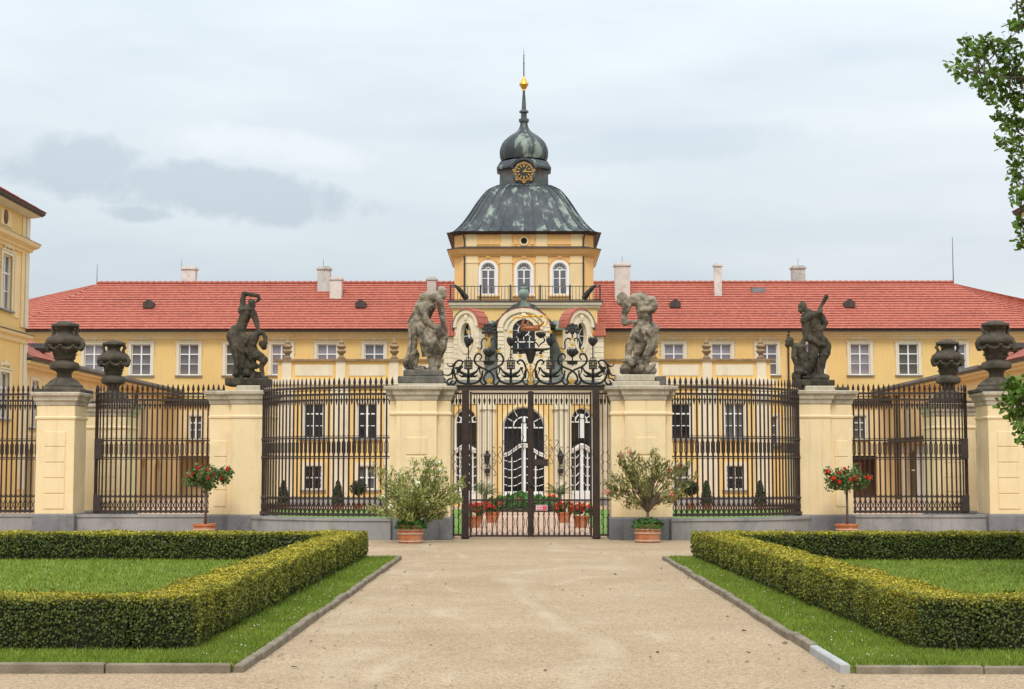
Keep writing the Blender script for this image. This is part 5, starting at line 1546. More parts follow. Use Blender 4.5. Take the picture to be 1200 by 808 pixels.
# far left: man with an arm over his head, a second figure crouching against him
K1 = 43.8 * 5.77
statue('dark stone man with one arm over his head above a crouching figure', at(290, 440, 42.5)[0], 42.6, 4.2, K1, 175, 642,
    [([(182, 160, 0), (165, 195, 0), (135, 262, .02), (112, 335, .03)], [26, 46, 40, 44]),
     ([(120, 190, 0), (95, 175, 0)][:1] + [(130, 165, 0), (138, 80, 0)], [26, 24, 18]), ([(138, 77, 0), (238, 92, -.08)], [18, 14]),
     ([(238, 92, -.08), (244, 116, -.08), (228, 134, -.06)], [14, 13, 9]),
     ([(205, 205, -.05), (228, 265, -.08), (244, 330, -.1)], [26, 21, 15]), ([(244, 330, -.1), (262, 338, -.12)], [16, 10]),
     ([(92, 352, 0), (104, 455, -.08), (116, 560, 0), (122, 625, 0)], [44, 30, 26, 17]), ([(122, 632, 0), (140, 636, -.16)], [17, 12]),
     ([(138, 370, -.03), (152, 470, -.12), (140, 560, -.05), (140, 625, 0)], [42, 29, 24, 17]),
     ([(78, 300, .08), (62, 360, .1), (84, 430, .1), (98, 520, .1), (100, 620, .1)], [22, 34, 30, 22, 26], 1),
     # crouching figure
     ([(205, 372, -.08), (190, 420, -.06), (205, 478, -.02)], [48, 46, 46]),
     ([(225, 352, -.1), (272, 338, -.1), (292, 372, -.12), (292, 410, -.14), (270, 432, -.16)], [24, 18, 17, 16, 14]),
     ([(268, 410, -.1), (282, 436, -.1)], [26, 22]),
     ([(225, 480, -.04), (262, 500, -.14), (288, 520, -.18)], [40, 34, 30]), ([(288, 520, -.18), (268, 560, -.16), (276, 622, -.16)], [26, 19, 16]), ([(278, 630, -.16), (306, 634, -.2)], [14, 10]),
     ([(195, 520, .0), (175, 575, -.02), (205, 620, -.02)], [42, 46, 30]), ([(150, 600, .05), (245, 622, .05)], [34, 30])],
    head((196, 140, -.03), 24, (.8, -.5)) + head((172, 382, -.2), 25, (-.4, -.9)) + [((168, 605, -.16), 26, (1, 1, 1)), ((230, 560, -.14), 22, (1, 1, 1))],
    [(40, 322, 690, 640, .42, 0), (120, 322, 745, 690, .5, 'cap_stone'), (20, 330, 775, 745, .55, 'cap_stone'), (-55, 20, 775, 715, .4, 0)], 'statue_dark', 'statue_dark',
    [([(90, 420, -.2), (110, 520, -.2), (104, 620, -.18)], [10, 12, 12]), ([(150, 430, -.2), (180, 470, -.24), (200, 520, -.2)], [10, 12, 10])])
K2 = 46 * 5.775
statue('pale stone man bent forward over a draped club on the left gate pillar', at(493, 440, 40.4)[0], 40.35, 3.85 + .42, K2, 185, 662,
    [([(292, 165, -.04), (225, 185, 0), (235, 240, 0), (210, 300, .0), (165, 335, .02)], [34, 58, 54, 50, 50]),
     ([(225, 180, 0), (185, 240, .05), (150, 310, .06), (120, 345, .1)], [50, 46, 40, 30]),
     ([(305, 190, -.1), (326, 285, -.14), (342, 400, -.14)], [30, 24, 18]), ([(342, 400, -.14), (352, 428, -.16)], [20, 15]),
     ([(350, 450, -.16), (300, 430, -.1)], [23, 20]),
     ([(195, 240, -.16), (225, 335, -.24), (285, 378, -.2)], [30, 26, 18]),
     ([(145, 350, .04), (135, 450, .02), (130, 530, .05), (140, 645, .05)], [48, 34, 30, 20]),
     ([(190, 380, -.05), (228, 470, -.16), (248, 560, -.1), (262, 645, -.1)], [50, 36, 27, 19]), ([(262, 652, -.1), (292, 656, -.2)], [18, 12]),
     ([(235, 400, -.08), (262, 440, -.1), (278, 500, -.1), (285, 590, -.05), (270, 650, 0)], [44, 50, 46, 34, 36], 1),
     ([(300, 385, -.12), (320, 440, -.14), (325, 510, -.12), (300, 575, -.05)], [34, 36, 26, 26], 1),
     ([(140, 540, .05), (115, 600, .05), (130, 648, .05), (200, 650, .08)], [34, 48, 36, 28], 1)],
    head((325, 142, -.06), 31, (.75, -.6)) + [((325, 425, -.2), 26, (1, 1, 1)), ((345, 470, -.1), 20, (1, 1, 1))],
    [(80, 332, 702, 660, .45, 0), (45, 345, 750, 702, .5, 0), (50, 362, 778, 750, .52, 'cap_stone'), ], 'statue_pale', 'base_stone',
    [([(170 + 14 * i, 380 + 6 * i, -.24), (190 + 14 * i, 470, -.26), (205 + 14 * i, 570, -.18)], [9, 11, 9]) for i in range(7)] + [([(110, 350, -.16), (118, 470, -.14), (100, 600, -.16)], [10, 12, 14]), ([(240, 470 + 0, -.28), (265, 520, -.28), (250, 570, -.2)], [9, 12, 9])])
statue('pale stone bearded man stooping with head to the left on the right gate pillar', at(750, 440, 40.4)[0], 40.35, 3.85 + .3, K2, 232, 692,
    [([(150, 205, -.05), (215, 190, 0), (255, 230, 0), (265, 300, .0), (275, 360, .02)], [36, 54, 58, 54, 52]),
     ([(235, 180, .02), (290, 205, .04), (312, 250, .05)], [48, 46, 40]),
     ([(150, 235, -.12), (128, 290, -.16), (128, 350, -.16)], [32, 26, 21]), ([(128, 352, -.16), (195, 345, -.2)], [21, 15]), ([(195, 345, -.2), (212, 335, -.2)], [16, 10]),
     ([(312, 200, .0), (332, 232, -.02)], [36, 26]), ([(332, 232, -.02), (290, 262, -.16), (238, 268, -.22)], [26, 20, 14]),
     ([(235, 365, -.04), (190, 445, -.14), (160, 510, -.08), (148, 600, -.05)], [50, 36, 30, 20]),
     ([(280, 385, -.02), (240, 465, -.16), (215, 530, -.1), (195, 610, -.08)], [52, 36, 29, 20]), ([(148, 606, -.05), (118, 600, -.14)], [17, 11]),
     ([(320, 370, .06), (318, 440, .08), (290, 520, .08), (255, 600, .06)], [34, 40, 42, 46], 1),
     ([(140, 655, 0), (200, 640, .05), (260, 655, .05), (310, 660, 0)], [50, 56, 48, 36]), ([(280, 660, -.1), (322, 625, -.1)], [26, 16]),
     ([(150, 590, -.12), (210, 595, -.14), (250, 630, -.1)], [28, 32, 26])],
    head((112, 186, -.1), 33, (-.75, -.6)) + [((128, 222, -.12), 24, (1, 1, 1.3)), ((180, 610, -.2), 28, (1, 1, 1)), ((225, 650, -.2), 24, (1.2, 1, 1))],
    [(65, 320, 735, 690, .42, 'cap_stone'), (45, 350, 776, 735, .5, 'cap_stone'), (325, 395, 776, 700, .35, 0)], 'statue_pale', 'base_stone',
    [([(235, 385, -.26), (275, 400, -.28), (295, 440, -.22)], [12, 14, 12]), ([(250, 375, -.26), (250, 420, -.28), (262, 450, -.24)], [12, 14, 10]), ([(320, 380, -.06), (310, 480, -.08), (275, 590, -.1)], [12, 14, 14]), ([(292, 400, -.16), (282, 500, -.14), (245, 590, -.12)], [10, 12, 12])])
statue('dark stone man shouldering a club beside a smaller seated figure', at(953, 440, 42.5)[0], 42.6, 4.15, K1, 240, 642,
    [([(205, 180, -.03), (240, 225, 0), (265, 295, 0), (278, 362, .02)], [25, 52, 45, 48]),
     ([(195, 225, -.06), (180, 250, -.12), (215, 222, -.2)], [32, 26, 22]), ([(215, 222, -.2), (285, 195, -.2)], [21, 15]), ([(285, 195, -.2), (295, 182, -.18)], [17, 13]),
     ([(262, 220, -.18), (300, 150, -.14), (334, 92, -.1)], [10, 13, 17]),
     ([(295, 222, .02), (325, 262, .06), (318, 290, .04)], [38, 28, 22]), ([(318, 290, .04), (285, 310, -.12)], [22, 15]),
     ([(308, 385, .02), (312, 480, -.02), (298, 560, .02), (292, 615, .02)], [46, 31, 26, 18]),
     ([(255, 400, -.04), (232, 500, -.16), (215, 570, -.1), (200, 615, -.1)], [46, 32, 26, 18]), ([(200, 622, -.1), (170, 626, -.2)], [16, 11]),
     ([(200, 260, -.05), (205, 340, -.06), (240, 390, -.1), (330, 390, .04), (330, 480, .08)], [24, 26, 26, 26, 26], 1),
     ([(285, 500, .06), (275, 560, .04), (275, 625, .04)], [30, 34, 36], 1),
     # smaller figure
     ([(118, 412, -.05), (155, 430, -.05), (175, 490, -.02), (180, 560, 0)], [24, 44, 42, 44]),
     ([(125, 435, -.1), (112, 490, -.12), (130, 545, -.12), (122, 605, -.14)], [26, 20, 18, 14]),
     ([(165, 415, -.1), (185, 370, -.14), (188, 330, -.14)], [22, 17, 13]),
     ([(185, 560, -.1), (140, 590, -.18), (120, 620, -.18)], [38, 30, 20]), ([(130, 610, 0), (260, 620, 0), (330, 622, 0)], [34, 34, 26])],
    head((176, 158, -.05), 28, (-.7, -.7)) + head((88, 388, -.06), 27, (-.85, -.4)),
    [(125, 330, 682, 640, .42, 0), (170, 362, 752, 682, .5, 'cap_stone'), (150, 365, 775, 752, .52, 'cap_stone'), (362, 460, 775, 690, .4, 0), (115, 150, 672, 610, .3, 0), (320, 372, 680, 640, .3, 0)], 'statue_dark', 'statue_dark',
    [([(235, 385, -.26), (270, 410, -.24), (320, 410, -.14)], [12, 14, 12]), ([(160, 480, -.2), (165, 540, -.2), (190, 600, -.2)], [10, 12, 10])])
# ------------------------------------------------------------------ the iron gate
def scroll_pts(c, r0, r1, a0, a1, n=14):
    return [(c[0] + (r0 + (r1 - r0) * k / n) * math.cos(a0 + (a1 - a0) * k / n), c[1] + (r0 + (r1 - r0) * k / n) * math.sin(a0 + (a1 - a0) * k / n)) for k in range(n + 1)]
def gate():
    root = empty('iron_gate', (0, G, 0), 'tall double leaf iron gate with scrolled overthrow, black tulips and gold stars', 'gate')
    ZT = at(622, 455, G)[1]
    for s in (-1, 1):
        m = MB(); m.box(s * 1.66 - .09, s * 1.66 + .09, -.09, .09, 0, ZT - .06); m.ball((s * 1.66, 0, .05), .12, 8, (1, 1, .5)); m.build('gate_post', 'iron_rust', root, bevel=.01)
    m = MB(); m.box(-2.02, 2.02, -.07, .07, ZT - .058, ZT + .05); m.box(-2.0, 2.0, -.1, .1, ZT + .051, ZT + .08); m.build('lintel', 'iron', root)
    def bar(z0, z1, r=.014):
        b = MB(); b.tube([(0, 0, z0), (0, 0, z1)], r, 6)
        for z in (.12, .62, .98): b.ball((0, 0, z), .03, 6)
        return b.mesh('bar', 'iron_rust', 40)
    zl, zb = ZT - .14, .08
    B = bar(zb, zl)
    for s in (-1, 1):
        x0, x1 = .02, 1.55
        m = MB()
        for xa in (x0 + .03, x1 - .025): m.box(s * xa - .026, s * xa + .026, -.03, .03, zb - .03, zl + .04)
        for z in (zb, .98, zl): m.box(min(s * x0, s * x1), max(s * x0, s * x1), -.022, .022, z - .024, z + .024)
        leaf = m.build('gate_leaf', 'iron_rust', root, (0, -.02 if s < 0 else 0, 0))
        n = 10; st = (x1 - x0 - .1) / (n + 1)
        for i in range(n): link('bar', B, leaf, (s * (x0 + .05 + st * (i + 1)), 0, 0))
        sc = MB()
        for i in range(n + 1):
            x = s * (x0 + .05 + st * (i + .5))
            sc.rings([[(x + rr * math.cos(a), .5 * rr * math.sin(a), z) for a in (0, PI / 2, PI, 3 * PI / 2)] for rr, z in ((.01, zl), (.012, zl - .12), (.034, zl - .16), (.022, zl - .24), (.003, zl - .3))])
            if i % 2 == 0:
                for q in (-1, 1):
                    sc.tube([(x + q * e, 0, z) for e, z in ((.015, .95), (.06, .9), (.04, .82), (.03, .72), (.06, .64), (.065, .58), (.03, .48), (.025, .36), (.055, .26), (.05, .16), (.01, .12))], .011, 4)
            else:
                sc.tube([(x - .05, 0, .15), (x, 0, .24), (x + .05, 0, .15)], .01, 4)
                sc.tube([(x - .05, 0, .92), (x, 0, .85), (x + .05, 0, .92)], .01, 4)
        # slender scroll fans half way up the leaf
        for xa, zc in ((.30, 2.42), (.58, 2.3), (.86, 2.12), (1.14, 1.95), (.44, 2.1), (1.0, 1.8)):
            for q in (-1, 1):
                for e in (-1, 1):
                    p = smooth_line([(s * xa + q * .02, zc), (s * xa + q * .09, zc + e * .08), (s * xa + q * .12, zc + e * .16), (s * xa + q * .08, zc + e * .21), (s * xa + q * .05, zc + e * .17)], 3)
                    sc.tube([(v.x, 0, v.y) for v in p], .010, 4)
        sc.build('scrollwork', 'iron_rust', leaf)['kind'] = 'stuff'
        if s > 0:
            m = MB(); m.box(-.055, .055, -.045, -.031, .06, zl + .06); m.box(-.03, .03, -.07, -.046, .06, zl + .06); m.build('meeting_stile', 'iron_rust', leaf)
            m = MB(); m.box(.06, .44, -.07, .05, 1.84, 2.02); m.box(.1, .36, -.09, -.06, 1.87, 1.99); m.build('lock_case', 'iron', leaf)
            m = MB(); m.ball((0, -.1, 1.36), .035, 6); m.tube([(0, -.07, 1.36), (.13, -.11, 1.36)], .014, 5); m.build('handle', 'iron', leaf)
            m = MB(); m.box(.13, .42, -.05, -.035, .72, .86); sg = m.build('sign', 'sign_white', leaf)
            m = MB(); m.box(.14, .41, -.056, -.051, .73, .755); m.box(.14, .41, -.056, -.051, .83, .85); m.box(.29, .41, -.056, -.051, .757, .828); m.box(.15, .2, -.056, -.051, .775, .81); m.box(.215, .275, -.056, -.051, .775, .81)
            m.build('sign_print', 'sign_red', sg)
        # fixed side panel between post and pillar
        m = MB()
        for z in (.1, .99, zl): m.box(min(s * 1.75, s * 2.1), max(s * 1.75, s * 2.1), -.02, .02, z - .02, z + .02)
        sp = m.build('side_panel', 'iron_rust', root)
        for x in (1.83, 1.955): link('bar', B, sp, (s * x, 0, 0))
        sc = MB()
        for x in (1.79, 1.89, 2.0):
            sc.rings([[(s * x + rr * math.cos(a), .5 * rr * math.sin(a), z) for a in (0, PI / 2, PI, 3 * PI / 2)] for rr, z in ((.01, zl), (.012, zl - .12), (.034, zl - .16), (.022, zl - .24), (.003, zl - .3))])
        for zc in (1.95, .55):
            for q in (-1, 1):
                for e in (-1, 1):
                    p = smooth_line([(s * 1.89 + q * .02, zc), (s * 1.89 + q * .1, zc + e * .06), (s * 1.89 + q * .09, zc + e * .17), (s * 1.89 + q * .03, zc + e * .24), (s * 1.89 + q * .1, zc + e * .3)], 3)
                    sc.tube([(v.x, 0, v.y) for v in p], .010, 4)
        sc.build('scrollwork', 'iron_rust', sp)['kind'] = 'stuff'
    # ---- overthrow; traced in units of the drawing, 46 px to the metre, then placed at the gate
    def Q(x, y):                         # zoomed drawing -> metres
        px, py = 520 + x / 10.095, 380 + y / 10.095
        return (px - 621.5) / 46.0, at(621.5, py, G)[1]
    m = MB(); z = Q(0, 730)[1]; m.box(-2.28, 2.28, -.03, .03, z - .025, z + .025)
    for x in (360, 755):
        for s in (-1, 1): m.ball((s * Q(x, 0)[0], 0, z - .05), .055, 8)
    ov = m.build('overthrow', 'iron_black', root)
    def strap(pts, r, s, nm='scroll', mt='iron_black', tip=None, y=0):
        r *= .82
        p = smooth_line([Q(*q) for q in pts], 4)
        rs = [r * (.55 + .45 * min(1, 4 * min(k, len(p) - 1 - k) / len(p))) for k in range(len(p))] if tip is None else [r * (tip[0] + (tip[1] - tip[0]) * k / (len(p) - 1)) for k in range(len(p))]
        m = MB(); m.tube([(s * v.x, y, v.y) for v in p], rs, 6, 1.5); m.ball((s * p[-1].x, y, p[-1].y), rs[-1] * 1.7, 6); m.ball((s * p[0].x, y, p[0].y), rs[0] * 1.5, 6)
        return m.build(nm, mt, ov, smooth=50)
    def tulip(x, y0, y1, hw, s, nm='tulip', n=7):
        cx, z0 = Q(x, y1); _, z1 = Q(x, y0); w = hw / 10.095 / 46
        m = MB(); cx *= s; h = z1 - z0
        m.lathe([(.02, z0 - .02), (w * .7, z0 + h * .1), (w * .95, z0 + h * .35), (w * .8, z0 + h * .5)], (cx, 0), 10)
        for k in range(n):
            a = 2 * PI * k / n + .2
            c, sn = math.cos(a), math.sin(a)
            m.tube([(cx + w * .7 * c, w * .7 * sn, z0 + h * .3), (cx + w * 1.02 * c, w * 1.02 * sn, z0 + h * .62), (cx + w * (1.1 if k % 2 else .75) * c, w * .9 * sn, z0 + h * (.95 if k % 2 else 1.0))], [w * .42, w * .34, .006], 5)
        m.ball((cx, 0, z0 + h * .6), w * .5, 8, (1, 1, 1.4))
        return m.build(nm, 'iron_black', ov, smooth=40)
    def star(x, y, r, s, nm='star', n=6, d=.03):
        cx, cz = Q(x, y); R_ = r / 10.095 / 46
        pl = [(s * cx + (R_ if k % 2 == 0 else R_ * .45) * math.sin(PI * k / n), cz + (R_ if k % 2 == 0 else R_ * .45) * math.cos(PI * k / n)) for k in range(2 * n)]
        m = MB(); m.prism_y(pl, -d, d); m.ball((s * cx, -d, cz), R_ * .35, 6)
        return m.build(nm, 'gold', ov)
    for s in (-1, 1):
        for X, hw in ((287, 46), (790, 42)):
            strap([(X, 430), (X, 330), (X, 250)], .022, s, 'stalk')
            tulip(X, 148, 255, hw, s)
            star(X, 92, 30, s)
            a, b = Q(X - 40, 525), Q(X + 40, 435); xs = sorted((s * a[0], s * b[0]))
            m = MB()
            for k in range(5):
                xx = xs[0] + (xs[1] - xs[0]) * k / 4; m.box(xx - .014, xx + .014, -.05, .05, a[1], b[1])
            for k in range(4):
                zz = a[1] + (b[1] - a[1]) * k / 3; m.box(xs[0] - .02, xs[1] + .02, -.055, .055, zz - .02, zz + .02)
            for xx in (xs[0] + .03, xs[1] - .03): m.tube([(xx, 0, b[1]), (xx, 0, b[1] + .07), ((xs[0] + xs[1]) / 2, 0, b[1] + .09)], .016, 4)
            m.build('basket', 'iron_black', ov); star(X, 470, 15, s, 'gilt_boss', 6, .065)
            strap([(X, 530), (X, 640), (X, 715)], .05, s, 'stalk', tip=(.8, 1.2))
            for e in (-1, 1):
                strap([(X, 712), (X + e * 100, 690), (X + e * 155, 630), (X + e * 168, 555)], .04, s)
                strap([(X + e * 8, 612), (X + e * 60, 585), (X + e * 100, 555), (X + e * 118, 515)], .06, s, 'acanthus', tip=(1.2, .25))
                strap([(X + e * 20, 600), (X + e * 75, 620), (X + e * 110, 600)], .05, s, 'acanthus', tip=(1.2, .25))
                strap([(X + e * 135, 640), (X + e * 150, 690), (X + e * 180, 715), (X + e * 210, 695), (X + e * 195, 668)], .032, s)
                strap([(X + e * 128, 520), (X + e * 135, 560), (X + e * 150, 600)], .035, s, 'acanthus', tip=(1, .3))
        strap([(230, 440), (420, 438), (640, 438), (870, 438)], .018, s, 'cross_bar', tip=(1, 1))
        # S-scrolls either side of the small centre tulip
        for e in (-1, 1):
            f = lambda x: 530 + e * (x - 530)
            strap([(f(425), 420), (f(445), 385), (f(418), 352), (f(378), 365), (f(358), 415), (f(372), 465), (f(430), 510), (f(520), 550), (f(575), 600), (f(590), 660), (f(560), 700), (f(530), 690)], .035, s)
            star(f(415), 322, 30, s, 'gilt_flower', 5)
            strap([(f(395), 280), (f(420), 300), (f(445), 275), (f(440), 215), (f(468), 172), (f(505), 178), (f(500), 200)], .026, s)
        tulip(530, 285, 385, 56, s)
        star(530, 245, 32, s); star(530, 175, 22, s)
        strap([(530, 385), (530, 435)], .025, s, 'stalk')
        a = Q(470, 490); b = Q(590, 440); m = MB(); xs = sorted((s * a[0], s * b[0]))
        for k in range(7):
            xx = xs[0] + (xs[1] - xs[0]) * (k + .5) / 7; m.tube([(xx, 0, b[1]), (xx, 0, a[1] - .03 + .04 * (abs(k - 3) / 3))], [.04, .006], 5)
        m.build('fringe', 'iron_black', ov)
        # palmette
        cx, cz = Q(530, 75); cx *= s; m = MB(); r = 72 / 10.095 / 46
        for k in range(7):
            a_ = PI * (-.12 + 1.24 * k / 6)
            for q, rr in ((.5, .30), (.95, .34)):
                m.ball((cx + r * q * math.cos(a_), 0, cz + r * q * math.sin(a_)), r * rr, 8, (1, .5, 1))
        m.ball((cx, 0, cz - r * .2), r * .4, 8, (1, .6, 1.6)); m.box(cx - .02, cx + .02, -.02, .02, cz - r * 1.2, cz)
        m.build('palmette', 'iron_black', ov)
        star(540 if s < 0 else 540, 672, 46, s, 'rosette', 8)
        # outermost leaves
        strap([(100, 640), (105, 540), (130, 460), (180, 428), (220, 450), (205, 482)], .035, s)
        strap([(118, 480), (85, 500), (50, 495), (38, 470)], .032, s, 'acanthus', tip=(1.2, .4))
        strap([(105, 545), (80, 590), (40, 610), (-10, 598)], .034, s, 'acanthus', tip=(1.2, .4))
        strap([(150, 520), (170, 560), (155, 600)], .04, s, 'acanthus', tip=(1.2, .3))
        strap([(110, 640), (60, 650), (30, 690), (60, 712), (80, 690)], .03, s)
        strap([(200, 505), (180, 560), (215, 590)], .05, s, 'acanthus', tip=(1, .4))
        # centre
        strap([(965, 640), (970, 540), (945, 455), (900, 425), (868, 455), (890, 475)], .035, s)
        star(900, 378, 32, s, 'gilt_flower', 5)
        strap([(905, 345), (895, 320), (870, 330)], .04, s, 'acanthus', tip=(1, .4))
        strap([(1000, 305), (900, 305), (800, 292)], .06, s, 'acanthus', tip=(1.2, .5))
        strap([(930, 270), (905, 235), (862, 205), (870, 160), (905, 150)], .024, s)
        strap([(930, 270), (955, 225), (980, 215), (960, 180)], .024, s)
        tulip(905, 90, 160, 48, s, 'tulip')
        strap([(985, 470), (960, 500), (985, 540), (1005, 600), (985, 660)], .03, s, 'gilt_scroll', 'gold')
    # centre vase, gilt column and coronet
    m = MB(); u = 1 / 10.095 / 46
    prof = [(20, 470), (34, 440), (40, 420), (58, 360), (70, 310), (80, 292), (66, 286), (40, 282)]
    m.lathe([(r * u, Q(0, y)[1]) for r, y in prof], (0, 0), 12); m.build('urn', 'iron_black', ov, smooth=50)
    for y, r in ((495, 26), (530, 30), (575, 36), (610, 24), (640, 30), (690, 42)):
        star(1025, y, r, 1, 'gilt_ornament', 6, .04)
    def Q3(x, y): return (570 + x / 8.08 - 621.5) / 46, at(621.5, 340 + y / 8.08, G)[1]
    m = MB(); a, b = Q3(325, 385), Q3(505, 352); m.lathe([((b[0] - a[0]) / 2, a[1]), ((b[0] - a[0]) / 2 * 1.05, (a[1] + b[1]) / 2), ((b[0] - a[0]) / 2 * .95, b[1])], (0, 0), 16)
    for k in range(9): m.ball((a[0] + (b[0] - a[0]) * k / 8, -.1, b[1] + .02), .035, 6)
    cr = m.build('coronet_band', 'red_gilt', ov)
    m = MB(); cx, cz = Q3(532, 295); R_ = 5.6 / 46
    m.tube([(cx + R_ * math.cos(2 * PI * k / 18), 0, cz + R_ * math.sin(2 * PI * k / 18)) for k in range(19)], .022, 6)
    m.tube([(x, 0, z) for x, z in [Q3(*q) for q in ((250, 275), (275, 255), (320, 262), (355, 245), (400, 252), (440, 245), (480, 255), (520, 240))]], [.02, .03, .02, .03, .025, .03, .02, .02], 6)
    m.build('coronet_ring', 'gold', ov)
    for x, y, r in ((410, 248, 36), (255, 278, 20), (300, 262, 16), (350, 250, 16), (470, 250, 18), (520, 245, 18)):
        px, pz = Q3(x, y); star((px * 46 + 621.5 - 520) * 10.095, (340 + y / 8.08 - 380) * 10.095, r * 1.05, 1, 'gilt_crest', 6, .03)
    m = MB()
    for x0, y0, x1, y1, x2, y2 in ((345, 355, 340, 310, 360, 270), (395, 355, 385, 320, 400, 285), (480, 352, 520, 330, 545, 300)):
        p = [Q3(x0, y0), Q3(x1, y1), Q3(x2, y2)]; m.tube([(q[0], 0, q[1]) for q in p], [.05, .035, .02], 6)
    m.build('coronet_stem', 'red_gilt', ov, smooth=50)
gate()

# ------------------------------------------------------------------ plants
def pot_mb(r0, r1, h, band=True):
    m = MB(); m.lathe([(r0 * .96, 0), (r0, .02), (r1 * .98, h * .85), (r1 * 1.06, h * .86), (r1 * 1.08, h * .99), (r1 * .98, h), (r1 * .9, h * .93), (.02, h * .92)], seg=24); return m
def branch_tree(tips, base, m, r):
    """stems that leave the base in a fan and fork towards the given tips"""
    for t in tips:
        b = Vector(base); t = Vector(t)
        mid = b.lerp(t, .45) + Vector((random.uniform(-.05, .05), random.uniform(-.05, .05), .1))
        m.tube(smooth_line([b, b.lerp(mid, .5) + Vector((0, 0, .06)), mid, t], 3), list(np.linspace(r, r * .3, 10)), 5)
def leaf_cloud(tips, n, rad, sc=(1, 1, 1)):
    c = np.array([random.choice(tips) for _ in range(n)], float)
    d = RNG.normal(0, 1, (n, 3)); d = unit(d) * (RNG.random((n, 1)) ** .6) * rad * np.array(sc)
    return c + d, unit(d) + np.array([0, 0, .4])
def potted_oleander(loc, label, lm, fm, spread, zlo, zhi, nl, single, seed):
    random.seed(seed)
    root = empty('potted_oleander', loc, label, 'potted shrub', 'oleander shrubs in terracotta pots')
    p = pot_mb(.29, .315, .44).build('pot', 'terracotta', root, smooth=40)
    m = MB()
    for z, rr in ((.03, .300), (.21, .312), (.30, .316)): m.lathe([(rr, z), (rr + .012, z + .008), (rr + .012, z + .03), (rr, z + .038)], seg=24)
    m.build('band', 'terracotta_band', p)
    n = 1300; a = RNG.uniform(0, 2 * PI, n); q = np.sqrt(RNG.random(n)); rr = .38 * q
    c = np.column_stack([rr * np.cos(a), rr * np.sin(a), .40 + .14 * np.sqrt(np.maximum(0, 1 - q ** 2)) + RNG.normal(0, .02, n) - .05 * (q > .9)])
    leaves('groundcover', c, np.column_stack([np.cos(a) * q, np.sin(a) * q, 1 - q * .6]), .055, ['leaf_collar'], None, .5, parent=root, kind='stuff', aspect=1.5)
    tips = []
    for i in range(46):
        a = random.uniform(0, 2 * PI); q = random.random() ** .5
        z = random.uniform(zlo, zhi); k = math.sqrt(max(.05, 1 - ((z - (zlo + zhi) * .48) / ((zhi - zlo) * .58)) ** 2))
        tips.append((spread * q * k * math.cos(a), spread * .8 * q * k * math.sin(a), z))
    m = MB()
    if single:
        m.tube([(0, 0, .4), (.01, 0, .55), (0, .0, .74)], [.045, .035, .035], 8)
        branch_tree([t for t in tips], (0, 0, .72), m, .024)
    else:
        branch_tree(tips, (0, 0, .42), m, .02)
    m.build('stems', 'twig', root, smooth=True)
    mids = [tuple(Vector((0, 0, .75 if single else .5)).lerp(Vector(t), f)) for t in tips for f in ((.75, .88, 1) if single else (.5, .68, .85, 1))]
    c, nn = leaf_cloud(mids, nl, .15)
    up = c - np.array([0, 0, .4]); up = unit(up) + np.array([0, 0, .25])
    leaves('foliage', c, nn, .125, [lm], None, .8, LEAF, up, parent=root, kind='stuff', aspect=.42)
    nf = 150 if fm == 'flower_white' else 60
    ft = [random.choice(tips) for _ in range(16 if fm == 'flower_white' else 14)]
    c, nn = leaf_cloud(ft, nf * 3, .07)
    leaves('flowers', c, nn + np.array([0, -.8, .3]), .05, [fm], None, .6, LEAF, parent=root, kind='stuff', aspect=1.8)
    return root
x_, _ = at(481, 630, 37.9)
potted_oleander((x_, 37.95, 0), 'bushy white flowered oleander in terracotta pot at the left gate pillar', 'leaf_oleander', 'flower_white', 1.28, .66, 2.0, 4800, False, 5)
x_, _ = at(759, 630, 38.3)
potted_oleander((x_, 38.3, 0), 'fan shaped pink flowered oleander on bare stem in terracotta pot at the right gate pillar', 'leaf_oleander_red', 'flower_pink', 1.25, .95, 2.2, 3000, True, 8)

def rose(loc, label, seed):
    random.seed(seed)
    root = empty('standard_rose', loc, label, 'rose tree', 'red standard roses in pots')
    p = pot_mb(.25, .29, .36).build('pot', 'terracotta', root, smooth=40)
    m = MB(); m.lathe([(.282, .2), (.294, .21), (.294, .23), (.286, .24)], seg=24); m.build('band', 'terracotta_band', p)
    m = MB(); m.tube([(0, 0, .3), (.015, 0, .8), (0, 0, 1.28)], [.03, .024, .022], 7)
    tips = []
    for i in range(20):
        a = random.uniform(0, 2 * PI); q = random.random() ** .5
        tips.append((.62 * q * math.cos(a), .42 * q * math.sin(a), 1.5 + random.uniform(-.2, .24)))
    branch_tree(tips, (0, 0, 1.26), m, .014)
    m.tube([(.04, .02, .3), (.04, .02, 1.2)], .012, 5)
    m.build('stem', 'twig', root, smooth=True)
    c, nn = leaf_cloud(tips, 1500, .2)
    leaves('foliage', c, nn, .085, ['leaf_rose'], None, .8, LEAF, parent=root, kind='stuff', aspect=1.1)
    for i in range(13):
        t = Vector(tips[i]) + Vector((random.uniform(-.06, .06), -.12, random.uniform(-.02, .12))); r = random.uniform(.032, .056)
        n = 60; d = unit(RNG.normal(0, 1, (n, 3)))
        o = leaves('rose_flower', d * r * .75, d, r * 1.1, ['flower_red'], None, .35, LEAF6, parent=root, aspect=2.2); o.location = t
rose((at(240, 600, 40.9)[0], 40.9, 0), 'red standard rose in a terracotta pot before the left stepped pillar', 21)
rose((at(992, 600, 40.9)[0], 40.9, 0), 'red standard rose in a terracotta pot before the right stepped pillar', 34)

